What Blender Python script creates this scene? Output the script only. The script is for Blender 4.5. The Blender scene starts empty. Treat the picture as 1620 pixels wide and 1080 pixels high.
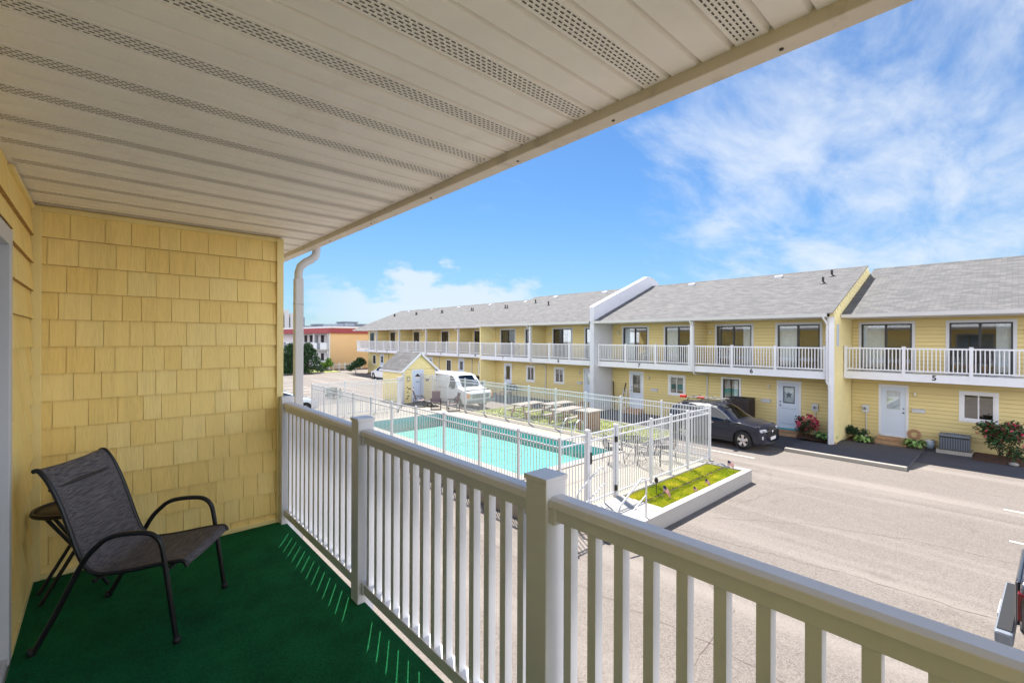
import bpy, bmesh, math, random
from math import sin, cos, pi, radians, sqrt, atan2
from mathutils import Vector, Matrix
random.seed(7)
C = bpy.context.scene.collection
scn = bpy.context.scene

# ------------------------------------------------------------------ camera
cam = bpy.data.cameras.new('camera'); camo = bpy.data.objects.new('camera', cam); C.objects.link(camo)
cam.sensor_width = 36; cam.lens = 16.0; cam.shift_y = -0.0025; cam.clip_start = .05; cam.clip_end = 2000
TH = atan2(647, 720)
camo.matrix_world = Matrix.Translation((0, 0, 4.3)) @ Matrix.Rotation(-TH, 4, 'Z') @ Matrix.Rotation(pi/2, 4, 'X') @ Matrix.Rotation(.0035, 4, 'Z')
scn.camera = camo
scn.view_settings.view_transform = 'Standard'; scn.view_settings.look = 'None'
scn.view_settings.gamma = 1; scn.view_settings.exposure = 1.86

# ------------------------------------------------------------------ sun + sky
SUN = Vector((.28, .48, 1)).normalized()
elev = math.asin(SUN.z); azim = atan2(SUN.x, SUN.y)
sl = bpy.data.lights.new('sun', 'SUN'); sl.energy = 3.0; sl.angle = radians(.53); sl.color = (1, .955, .88)
so = bpy.data.objects.new('sun', sl); C.objects.link(so)
so.rotation_euler = SUN.to_track_quat('Z', 'Y').to_euler()
w = bpy.data.worlds.new('World'); scn.world = w; w.use_nodes = True
nt = w.node_tree; N = nt.nodes; L = nt.links; N.clear()
out = N.new('ShaderNodeOutputWorld'); bg = N.new('ShaderNodeBackground'); bg.inputs[1].default_value = .15
sky = N.new('ShaderNodeTexSky'); sky.sky_type = 'NISHITA'; sky.sun_disc = False
sky.sun_elevation = elev; sky.sun_rotation = azim; sky.air_density = 1.1; sky.dust_density = .35; sky.ozone_density = 2.2; sky.altitude = 0
tc = N.new('ShaderNodeTexCoord'); sep = N.new('ShaderNodeSeparateXYZ'); L.new(tc.outputs['Generated'], sep.inputs[0])
def math_(op, a, b=None, c=None):
    n = N.new('ShaderNodeMath'); n.operation = op
    for i, v in enumerate((a, b, c)):
        if v is None: continue
        if isinstance(v, (int, float)): n.inputs[i].default_value = v
        else: L.new(v, n.inputs[i])
    return n.outputs[0]
def sstep(v, a, b):
    n = N.new('ShaderNodeMapRange'); n.interpolation_type = 'SMOOTHSTEP'
    L.new(v, n.inputs[0]); n.inputs[1].default_value = a; n.inputs[2].default_value = b
    return n.outputs[0]
def dotd(v):
    n = N.new('ShaderNodeVectorMath'); n.operation = 'DOT_PRODUCT'; L.new(tc.outputs['Generated'], n.inputs[0]); n.inputs[1].default_value = Vector(v).normalized()
    return n.outputs['Value']
zc = math_('MAXIMUM', sep.outputs[2], .0)
zz = math_('ADD', zc, .22)
px = math_('DIVIDE', sep.outputs[0], zz); py = math_('DIVIDE', sep.outputs[1], zz)
cmb = N.new('ShaderNodeCombineXYZ'); L.new(px, cmb.inputs[0]); L.new(py, cmb.inputs[1])
mp = N.new('ShaderNodeMapping'); mp.inputs['Rotation'].default_value = (0, 0, .5); mp.inputs['Scale'].default_value = (1.5, 2.9, 1); mp.inputs['Location'].default_value = (3.1, 1.7, 0); L.new(cmb.outputs[0], mp.inputs[0])
n1 = N.new('ShaderNodeTexNoise'); n1.inputs['Scale'].default_value = 1.25; n1.inputs['Detail'].default_value = 11; n1.inputs['Roughness'].default_value = .62; n1.inputs['Distortion'].default_value = .35; L.new(mp.outputs[0], n1.inputs[0])
reg = sstep(dotd((.975, .02, .34)), .80, .98)                      # high cirrus on the right
th_ = math_('SUBTRACT', n1.outputs[0], math_('MULTIPLY', math_('SUBTRACT', .9, reg), .34))
cir = math_('MULTIPLY', sstep(th_, .28, .76), .82)
# low cumulus bank near the horizon on the left of the roofs
mp2 = N.new('ShaderNodeMapping'); mp2.inputs['Scale'].default_value = (5.5, 5.5, 11); L.new(tc.outputs['Generated'], mp2.inputs[0])
n2 = N.new('ShaderNodeTexNoise'); n2.inputs['Scale'].default_value = 1.6; n2.inputs['Detail'].default_value = 8; n2.inputs['Roughness'].default_value = .55; L.new(mp2.outputs[0], n2.inputs[0])
reg2 = sstep(dotd((.545, .83, .10)), .955, .998)
el = math_('MULTIPLY', sep.outputs[2], 3.4)
cu = math_('SUBTRACT', math_('ADD', n2.outputs[0], math_('MULTIPLY', reg2, .22)), el)
cum = math_('MULTIPLY', math_('MULTIPLY', sstep(cu, .20, .36), sstep(sep.outputs[2], -.01, .05)), math_('ADD', math_('MULTIPLY', reg2, .55), .22))
tot = math_('MAXIMUM', cir, cum)
# pale band over the horizon
hz = math_('MULTIPLY', math_('SUBTRACT', 1.0, sstep(sep.outputs[2], -.02, .30)), .38)
mixh = N.new('ShaderNodeMixRGB'); L.new(hz, mixh.inputs[0])
bl = N.new('ShaderNodeMixRGB'); bl.blend_type = 'MULTIPLY'; bl.inputs[0].default_value = 1; L.new(sky.outputs[0], bl.inputs[1]); bl.inputs[2].default_value = (.128, .200, .268, 1)
L.new(bl.outputs[0], mixh.inputs[1]); mixh.inputs[2].default_value = (.82, 1.10, 1.46, 1)
mixc = N.new('ShaderNodeMixRGB'); L.new(tot, mixc.inputs[0]); L.new(mixh.outputs[0], mixc.inputs[1]); mixc.inputs[2].default_value = (1.58, 1.72, 1.9, 1)
# added fill light: unseen bright band low in the sky behind the viewer
west = math_('MULTIPLY', sstep(dotd((-.668, -.744, 0)), -.30, .25), math_('SUBTRACT', 1.0, sstep(sep.outputs[2], .30, .68)))
mixw = N.new('ShaderNodeMixRGB'); L.new(west, mixw.inputs[0]); L.new(mixc.outputs[0], mixw.inputs[1]); mixw.inputs[2].default_value = (5.2, 5.3, 5.6, 1)
L.new(mixw.outputs[0], bg.inputs[0]); L.new(bg.outputs[0], out.inputs[0])

# ------------------------------------------------------------------ materials
def lin(c):
    r = []
    for v in c:
        v = v/255.
        r.append(v/12.92 if v <= .04045 else ((v+.055)/1.055)**2.4)
    return (*r, 1)
def mat(name, col, rough=.6, metal=0, spec=.5, var=None, bump=None, coat=0, stretch=None, dirt=None, emit=None):
    """var=(scale, amount) brightness mottling; bump=(scale,strength,distance); stretch=(x,y,z) on object coordinates"""
    m = bpy.data.materials.new(name); m.use_nodes = True
    nt = m.node_tree; b = nt.nodes['Principled BSDF']
    c = col if len(col) == 4 else (*col, 1)
    b.inputs['Base Color'].default_value = c; b.inputs['Roughness'].default_value = rough
    b.inputs['Metallic'].default_value = metal; b.inputs['Specular IOR Level'].default_value = spec
    b.inputs['Coat Weight'].default_value = coat
    t = nt.nodes.new('ShaderNodeTexCoord'); mpn = nt.nodes.new('ShaderNodeMapping'); nt.links.new(t.outputs['Object'], mpn.inputs[0])
    if stretch: mpn.inputs['Scale'].default_value = stretch
    last = None
    def mix(fac, a, bcol, mode='MIX'):
        x = nt.nodes.new('ShaderNodeMixRGB'); x.blend_type = mode
        if isinstance(fac, float): x.inputs[0].default_value = fac
        else: nt.links.new(fac, x.inputs[0])
        for i, v in ((1, a), (2, bcol)):
            if isinstance(v, tuple): x.inputs[i].default_value = v
            else: nt.links.new(v, x.inputs[i])
        return x.outputs[0]
    cur = c
    if var:
        for k, (s, a) in enumerate(var if isinstance(var, list) else [var]):
            n = nt.nodes.new('ShaderNodeTexNoise'); n.inputs['Scale'].default_value = s; n.inputs['Detail'].default_value = 6; n.inputs['Roughness'].default_value = .6
            nt.links.new(mpn.outputs[0], n.inputs[0])
            r = nt.nodes.new('ShaderNodeMapRange'); nt.links.new(n.outputs[0], r.inputs[0]); r.inputs[1].default_value = .3; r.inputs[2].default_value = .7; r.inputs[3].default_value = 1-a; r.inputs[4].default_value = 1+a
            cc = nt.nodes.new('ShaderNodeCombineXYZ')
            for i in range(3): nt.links.new(r.outputs[0], cc.inputs[i])
            cur = mix(1.0, cur, cc.outputs[0], 'MULTIPLY')
    if dirt:   # (scale, threshold, colour, amount)
        n = nt.nodes.new('ShaderNodeTexNoise'); n.inputs['Scale'].default_value = dirt[0]; n.inputs['Detail'].default_value = 9; n.inputs['Roughness'].default_value = .65
        nt.links.new(mpn.outputs[0], n.inputs[0])
        r = nt.nodes.new('ShaderNodeMapRange'); nt.links.new(n.outputs[0], r.inputs[0]); r.inputs[1].default_value = dirt[1]; r.inputs[2].default_value = dirt[1]+.18; r.inputs[4].default_value = dirt[3]
        cur = mix(r.outputs[0], cur, dirt[2])
    if not isinstance(cur, tuple): nt.links.new(cur, b.inputs['Base Color'])
    if bump:
        n = nt.nodes.new('ShaderNodeTexNoise'); n.inputs['Scale'].default_value = bump[0]; n.inputs['Detail'].default_value = 5
        nt.links.new(mpn.outputs[0], n.inputs[0])
        bp = nt.nodes.new('ShaderNodeBump'); bp.inputs['Strength'].default_value = bump[1]; bp.inputs['Distance'].default_value = bump[2]
        nt.links.new(n.outputs[0], bp.inputs['Height']); nt.links.new(bp.outputs[0], b.inputs['Normal'])
    if emit: b.inputs['Emission Color'].default_value = c; b.inputs['Emission Strength'].default_value = emit
    return m
M = {}
M['white'] = mat('white_vinyl', lin((222, 223, 228)), .38, var=(3, .03))
M['white_rail'] = mat('white_vinyl_rail', lin((226, 227, 232)), .38, var=(5, .03), dirt=(9, .60, lin((160, 152, 138)), .2))
M['fencew'] = mat('white_painted_fence', lin((208, 209, 213)), .4)
M['trim'] = mat('cream_trim', lin((244, 224, 156)), .5, var=(4, .04))
M['shing'] = mat('yellow_cedar_shingle', lin((253, 224, 142)), .6, var=[(.35, .04), (2.2, .04)], bump=(2.2, .5, .0035), stretch=(46, 46, 1.3), dirt=(.06, .56, lin((216, 190, 112)), .25))
M['shing3'] = mat('yellow_cedar_shing3', lin((253, 227, 150)), .6, var=[(.35, .07), (2.2, .06)], bump=(2.2, .5, .0035), stretch=(46, 46, 1.3), dirt=(.06, .56, lin((212, 186, 108)), .3))
M['shing2'] = mat('yellow_cedar_shing2', lin((249, 218, 134)), .6, var=[(.35, .07), (2.2, .06)], bump=(2.2, .5, .0035), stretch=(46, 46, 1.3), dirt=(.06, .56, lin((212, 186, 108)), .3))
M['edge'] = mat('lap_shade_edge', lin((176, 150, 92)), .8)  # shade line under each siding lap, painted as a darker colour
M['shedge'] = mat('shingle_shade_edge', lin((170, 132, 76)), .85)  # shade between shingle rows, painted onto their lower edges
M['siding'] = mat('yellow_lap_siding', lin((216, 198, 140)), .62, var=[(.5, .06), (6, .05)], bump=(30, .25, .01), stretch=(1, .25, 6))
M['siding_pale'] = mat('pale_yellow_lap_siding', lin((244, 228, 168)), .62, var=[(.6, .06), (6, .05)], dirt=(1.2, .6, lin((215, 188, 115)), .4))
M['soffit'] = mat('cream_soffit_vinyl', lin((246, 241, 236)), .5, var=[(.9, .05), (7, .03)], dirt=(2.3, .58, lin((190, 172, 148)), .3))
M['slot'] = mat('vent_slot_dark', (.085, .072, .06), .9)
M['fascia'] = mat('weathered_fascia', lin((218, 208, 194)), .6, var=(3, .06), dirt=(7, .55, lin((140, 132, 120)), .55))
M['gutter'] = mat('white_gutter', lin((205, 205, 208)), .45, var=(3, .04))
M['dark'] = mat('dark_interior', (.012, .012, .014), .8)
M['bronze'] = mat('dark_bronze_frame', (.018, .017, .02), .4)
M['curtain'] = mat('white_curtain', lin((232, 236, 240)), .9, var=(8, .1))
M['door'] = mat('skylit_white_door', lin((205, 216, 234)), .45, var=(2, .02))  # white doors with a little skylight blue put into the colour
M['doorframe'] = mat('grey_white_door_frame', lin((200, 202, 208)), .5)
M['parapet'] = mat('white_stucco', lin((206, 208, 216)), .8, var=(2, .04), bump=(60, .3, .01))
M['concrete'] = mat('pool_deck_concrete', lin((150, 143, 131)), .8, var=[(.7, .06), (12, .05)], bump=(80, .2, .004), dirt=(.9, .55, lin((146, 132, 120)), .4))
M['kerb'] = mat('painted_kerb_concrete', lin((160, 154, 145)), .75, var=[(2, .06), (20, .05)], dirt=(2.2, .55, lin((170, 160, 148)), .5))
M['wallc'] = mat('planter_wall_paint', lin((172, 168, 164)), .7, var=[(2, .05)], dirt=(4, .57, lin((120, 116, 120)), .5))
M['paint'] = mat('white_road_paint', lin((196, 190, 178)), .7, dirt=(6, .5, lin((175, 165, 155)), .7))
M['black'] = mat('black_metal', (.012, .012, .014), .35)
M['blackp'] = mat('black_plastic', (.02, .02, .022), .6)
M['chrome'] = mat('chrome', (.75, .75, .77), .18, metal=1)
M['steel'] = mat('brushed_steel', (.62, .62, .63), .3, metal=1)
M['tyre'] = mat('tyre_rubber', (.018, .018, .018), .8)
M['rim'] = mat('alloy_rim', (.62, .62, .64), .28, metal=.85)
M['brownmetal'] = mat('dark_brown_metal', lin((62, 50, 48)), .5, var=(5, .08))
M['greymetal'] = mat('grey_blue_metal', lin((120, 128, 140)), .5)
M['step'] = mat('tan_brick_step', lin((178, 142, 108)), .85, var=[(7, .15)])
M['stepblue'] = mat('turquoise_step', lin((90, 180, 195)), .6, var=(5, .05))
M['wood'] = mat('weathered_white_plank', lin((152, 142, 134)), .75, var=[(4, .12)], stretch=(1, 8, 8))
M['woodbrown'] = mat('brown_wood_slats', lin((150, 112, 84)), .8, var=[(4, .15)], stretch=(8, 8, 1))
M['slingtan'] = mat('taupe_sling_fabric', lin((128, 112, 112)), .8, var=(40, .08))
M['soil'] = mat('dark_soil', lin((60, 52, 36)), .95, var=(8, .3))
M['mulch'] = mat('red_brown_mulch', lin((84, 58, 46)), .95, var=(14, .4), bump=(40, .8, .02))
M['leaf'] = mat('green_leaf', lin((58, 92, 40)), .6, var=(9, .35))
M['leafd'] = mat('dark_green_leaf', lin((34, 66, 34)), .6, var=(6, .4))
M['leafl'] = mat('light_green_leaf', lin((138, 170, 96)), .6, var=(7, .3))
M['leafy'] = mat('lime_leaf', lin((130, 170, 50)), .6, var=(5, .25))
M['leafr'] = mat('bronze_leaf', lin((110, 58, 44)), .6, var=(9, .35))
M['rose'] = mat('magenta_petal', lin((196, 34, 84)), .6, var=(12, .25))
M['rosep'] = mat('pink_petal', lin((230, 110, 130)), .6, var=(12, .25))
M['bark'] = mat('bark', lin((86, 68, 52)), .9, var=(10, .3))
M['darktan'] = mat('dark_mottled_table_top', lin((74, 64, 60)), .4, var=(30, .2))
M['tan'] = mat('tan_stone', lin((190, 150, 120)), .85, var=(9, .2))
M['orange'] = mat('orange_stucco', lin((232, 196, 150)), .85, var=(.3, .04))
M['redroof'] = mat('red_mansard_shingle', lin((160, 76, 76)), .8, var=[(1.5, .1), (9, .1)])
M['red'] = mat('red_paint', lin((200, 46, 36)), .4)
M['tail'] = mat('red_tail_lamp', lin((96, 14, 22)), .2)
M['amber'] = mat('amber_lamp', lin((235, 150, 60)), .25)
M['navy'] = mat('navy_cloth', lin((50, 56, 96)), .8)
M['stripe_r'] = mat('flag_red_cloth', lin((200, 70, 80)), .8)
M['flagw'] = mat('flag_white_cloth', lin((226, 220, 220)), .8)
M['tile'] = mat('pool_tile_band', lin((84, 160, 166)), .25, var=(16, .2))
M['carpaint_dark'] = mat('dark_slate_car_paint', lin((26, 30, 48)), .3, spec=.3, coat=.5)
M['carpaint_white'] = mat('white_car_paint', lin((226, 228, 232)), .3, coat=.8)
M['carpaint_pale'] = mat('pale_silver_blue_car_paint', lin((196, 208, 220)), .3, metal=.2, coat=.8)
M['carpaint_silver'] = mat('silver_grey_car_paint', lin((120, 134, 140)), .32, metal=.4, coat=.8)
M['carpaint_char'] = mat('charcoal_truck_paint', lin((62, 64, 74)), .28, metal=.5, coat=1)
M['lamp'] = mat('headlamp_glass', (.6, .63, .68), .1, metal=.3)
M['lit'] = mat('lamp_glass_shade', lin((220, 214, 200)), .3)
M['decor'] = mat('grey_door_ornament', lin((96, 104, 118)), .6)
M['signtan'] = mat('tan_notice_board', lin((190, 178, 130)), .7, var=(20, .25))
M['tower'] = mat('pale_tower_concrete', lin((196, 196, 196)), .8)
M['tower2'] = mat('grey_tower_glass', lin((116, 122, 130)), .5)
M['greywall'] = mat('pale_grey_motel_wall', lin((216, 214, 218)), .8, var=(.6, .05))
M['lite_blue'] = mat('pale_blue_panel', lin((190, 205, 225)), .5)

def glass(name, tint, refl=.12, alpha=.55):
    m = bpy.data.materials.new(name); m.use_nodes = True; nt = m.node_tree; nt.nodes.clear()
    o = nt.nodes.new('ShaderNodeOutputMaterial'); t = nt.nodes.new('ShaderNodeBsdfTransparent'); g = nt.nodes.new('ShaderNodeBsdfGlossy')
    t.inputs[0].default_value = (*tint, 1); g.inputs[0].default_value = (1, 1, 1, 1); g.inputs[1].default_value = .02
    f = nt.nodes.new('ShaderNodeFresnel'); f.inputs[0].default_value = 1.5
    a = nt.nodes.new('ShaderNodeMath'); a.operation = 'ADD'; nt.links.new(f.outputs[0], a.inputs[0]); a.inputs[1].default_value = refl; a.use_clamp = True
    mx = nt.nodes.new('ShaderNodeMixShader'); nt.links.new(a.outputs[0], mx.inputs[0]); nt.links.new(t.outputs[0], mx.inputs[1]); nt.links.new(g.outputs[0], mx.inputs[2]); nt.links.new(mx.outputs[0], o.inputs[0])
    return m
M['glass'] = glass('window_glass', (.90, .93, .94), .09)
M['carglass'] = glass('tinted_car_glass', (.10, .13, .15), .03)
def water():
    m = glass('pool_water', (.86, 1, .98), .0); nt = m.node_tree
    t = nt.nodes.new('ShaderNodeTexCoord'); n = nt.nodes.new('ShaderNodeTexNoise'); n.inputs['Scale'].default_value = 2.6; n.inputs['Detail'].default_value = 4; n.inputs['Distortion'].default_value = .6
    nt.links.new(t.outputs['Object'], n.inputs[0]); b = nt.nodes.new('ShaderNodeBump'); b.inputs['Strength'].default_value = .6; b.inputs['Distance'].default_value = .08
    nt.links.new(n.outputs[0], b.inputs['Height'])
    for q in nt.nodes:
        if q.type in ('BSDF_GLOSSY', 'FRESNEL'): nt.links.new(b.outputs[0], q.inputs['Normal'])
        if q.type == 'FRESNEL': q.inputs[0].default_value = 1.33
    return m
M['water'] = water()
def poolmat():
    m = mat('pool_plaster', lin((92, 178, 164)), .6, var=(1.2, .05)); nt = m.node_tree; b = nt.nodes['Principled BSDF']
    t = nt.nodes.new('ShaderNodeTexCoord'); v = nt.nodes.new('ShaderNodeTexNoise'); v.inputs['Scale'].default_value = 1.5
    nt.links.new(t.outputs['Object'], v.inputs[0])
    return m
M['pool'] = poolmat()
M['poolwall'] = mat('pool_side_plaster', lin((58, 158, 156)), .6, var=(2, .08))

def asphalt():
    m = bpy.data.materials.new('sun_bleached_asphalt'); m.use_nodes = True; nt = m.node_tree; b = nt.nodes['Principled BSDF']; b.inputs['Roughness'].default_value = .9
    t = nt.nodes.new('ShaderNodeTexCoord')
    def noise(s, d=8, r=.6, dis=0):
        n = nt.nodes.new('ShaderNodeTexNoise'); n.inputs['Scale'].default_value = s; n.inputs['Detail'].default_value = d; n.inputs['Roughness'].default_value = r; n.inputs['Distortion'].default_value = dis
        nt.links.new(t.outputs['Object'], n.inputs[0]); return n.outputs[0]
    def mrange(v, a, b_, c, d):
        r = nt.nodes.new('ShaderNodeMapRange'); nt.links.new(v, r.inputs[0])
        for i, x in enumerate((a, b_, c, d)): r.inputs[i+1].default_value = x
        return r.outputs[0]
    def mix(f, a, c):
        x = nt.nodes.new('ShaderNodeMixRGB'); nt.links.new(f, x.inputs[0])
        for i, v in ((1, a), (2, c)):
            if isinstance(v, tuple): x.inputs[i].default_value = v
            else: nt.links.new(v, x.inputs[i])
        return x.outputs[0]
    big = mix(mrange(noise(.16, 5), .35, .65, 0, 1), lin((108, 100, 94)), lin((122, 114, 107)))
    med = mix(mrange(noise(1.3, 7), .52, .75, 0, .5), big, lin((100, 92, 87)))
    # fine aggregate
    vo = nt.nodes.new('ShaderNodeTexVoronoi'); vo.inputs['Scale'].default_value = 62; nt.links.new(t.outputs['Object'], vo.inputs[0])
    vv = nt.nodes.new('ShaderNodeSeparateColor'); nt.links.new(vo.outputs['Color'], vv.inputs[0])
    agg = mix(mrange(vv.outputs[0], .25, .75, 0, .62), med, lin((137, 128, 121)))
    agg2 = mix(mrange(vv.outputs[1], .72, .95, 0, .75), agg, lin((88, 81, 77)))
    st_ = mix(mrange(noise(.55, 9, .7, 1.2), .60, .70, 0, .42), agg2, lin((84, 76, 70)))
    wv = nt.nodes.new('ShaderNodeTexNoise'); mpp = nt.nodes.new('ShaderNodeMapping'); mpp.inputs['Scale'].default_value = (1.1, .07, 1); nt.links.new(t.outputs['Object'], mpp.inputs[0]); nt.links.new(mpp.outputs[0], wv.inputs[0]); wv.inputs['Scale'].default_value = 1.0; wv.inputs['Detail'].default_value = 6
    st2 = mix(mrange(wv.outputs[0], .5, .68, 0, .38), st_, lin((158, 149, 141)))
    nt.links.new(st2, b.inputs['Base Color'])
    bp = nt.nodes.new('ShaderNodeBump'); bp.inputs['Strength'].default_value = .5; bp.inputs['Distance'].default_value = .01; nt.links.new(noise(60, 3), bp.inputs['Height']); nt.links.new(bp.outputs[0], b.inputs['Normal'])
    return m
M['asphalt'] = asphalt()
M['crack'] = mat('crack_filler', lin((96, 86, 80)), .9, var=(5, .3))
M['walk_shadow'] = mat('walk_shadow_asphalt', lin((82, 80, 86)), .9, var=[(2, .1), (30, .15)])  # walk grey, darkened with the townhouse row's shadow

def roofmat():
    m = bpy.data.materials.new('grey_asphalt_shingle'); m.use_nodes = True; nt = m.node_tree; b = nt.nodes['Principled BSDF']; b.inputs['Roughness'].default_value = .9
    t = nt.nodes.new('ShaderNodeTexCoord'); s = nt.nodes.new('ShaderNodeSeparateXYZ'); nt.links.new(t.outputs['Object'], s.inputs[0])
    c = nt.nodes.new('ShaderNodeCombineXYZ'); nt.links.new(s.outputs[1], c.inputs[0]); nt.links.new(s.outputs[0], c.inputs[1])
    br = nt.nodes.new('ShaderNodeTexBrick'); nt.links.new(c.outputs[0], br.inputs[0])
    br.inputs['Scale'].default_value = 1; br.inputs['Brick Width'].default_value = .33; br.inputs['Row Height'].default_value = .135; br.inputs['Mortar Size'].default_value = .008; br.inputs['Bias'].default_value = -.1
    br.inputs['Color1'].default_value = lin((92, 91, 91)); br.inputs['Color2'].default_value = lin((122, 119, 116)); br.inputs['Mortar'].default_value = lin((70, 70, 72))
    n = nt.nodes.new('ShaderNodeTexNoise'); n.inputs['Scale'].default_value = 2.2; n.inputs['Detail'].default_value = 8; n.inputs['Roughness'].default_value = .75; nt.links.new(c.outputs[0], n.inputs[0])
    r = nt.nodes.new('ShaderNodeMapRange'); nt.links.new(n.outputs[0], r.inputs[0]); r.inputs[1].default_value = .35; r.inputs[2].default_value = .68; r.inputs[4].default_value = .55
    mx = nt.nodes.new('ShaderNodeMixRGB'); nt.links.new(r.outputs[0], mx.inputs[0]); nt.links.new(br.outputs[0], mx.inputs[1]); mx.inputs[2].default_value = lin((86, 86, 90))
    nt.links.new(mx.outputs[0], b.inputs['Base Color'])
    return m
M['roof'] = roofmat()

def carpetmat():
    m = mat('green_turf_carpet', lin((20, 104, 62)), .95, spec=.15, var=[(5, .22), (90, .35)], bump=(420, 1, .006))
    return m
M['carpet'] = carpetmat()
def slingmat():
    m = mat('charcoal_sling_weave', lin((84, 80, 84)), .7); nt = m.node_tree; b = nt.nodes['Principled BSDF']
    t = nt.nodes.new('ShaderNodeTexCoord'); mp = nt.nodes.new('ShaderNodeMapping'); nt.links.new(t.outputs['Object'], mp.inputs[0]); mp.inputs['Scale'].default_value = (7, 260, 260)
    n = nt.nodes.new('ShaderNodeTexNoise'); n.inputs['Scale'].default_value = 1.5; n.inputs['Detail'].default_value = 3; nt.links.new(mp.outputs[0], n.inputs[0])
    cr = nt.nodes.new('ShaderNodeValToRGB'); nt.links.new(n.outputs[0], cr.inputs[0])
    cr.color_ramp.elements[0].position = .38; cr.color_ramp.elements[0].color = lin((56, 52, 56)); cr.color_ramp.elements[1].position = .64; cr.color_ramp.elements[1].color = lin((118, 113, 115))
    nt.links.new(cr.outputs[0], b.inputs['Base Color'])
    return m
M['sling'] = slingmat()
def grassmat(name, c1, c2):
    m = bpy.data.materials.new(name); m.use_nodes = True; nt = m.node_tree; b = nt.nodes['Principled BSDF']; b.inputs['Roughness'].default_value = .7
    t = nt.nodes.new('ShaderNodeTexCoord'); n = nt.nodes.new('ShaderNodeTexNoise'); n.inputs['Scale'].default_value = 1.6; n.inputs['Detail'].default_value = 9; n.inputs['Roughness'].default_value = .7; nt.links.new(t.outputs['Object'], n.inputs[0])
    cr = nt.nodes.new('ShaderNodeValToRGB'); nt.links.new(n.outputs[0], cr.inputs[0]); cr.color_ramp.elements[0].position = .38; cr.color_ramp.elements[0].color = c1; cr.color_ramp.elements[1].position = .64; cr.color_ramp.elements[1].color = c2
    nt.links.new(cr.outputs[0], b.inputs['Base Color']); return m
M['grass'] = grassmat('yellow_green_turf', lin((168, 186, 30)), lin((236, 226, 78)))  # planter turf, bright yellow-green of its own
M['lawn'] = grassmat('dry_lawn', lin((112, 134, 40)), lin((176, 174, 84)))

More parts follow.
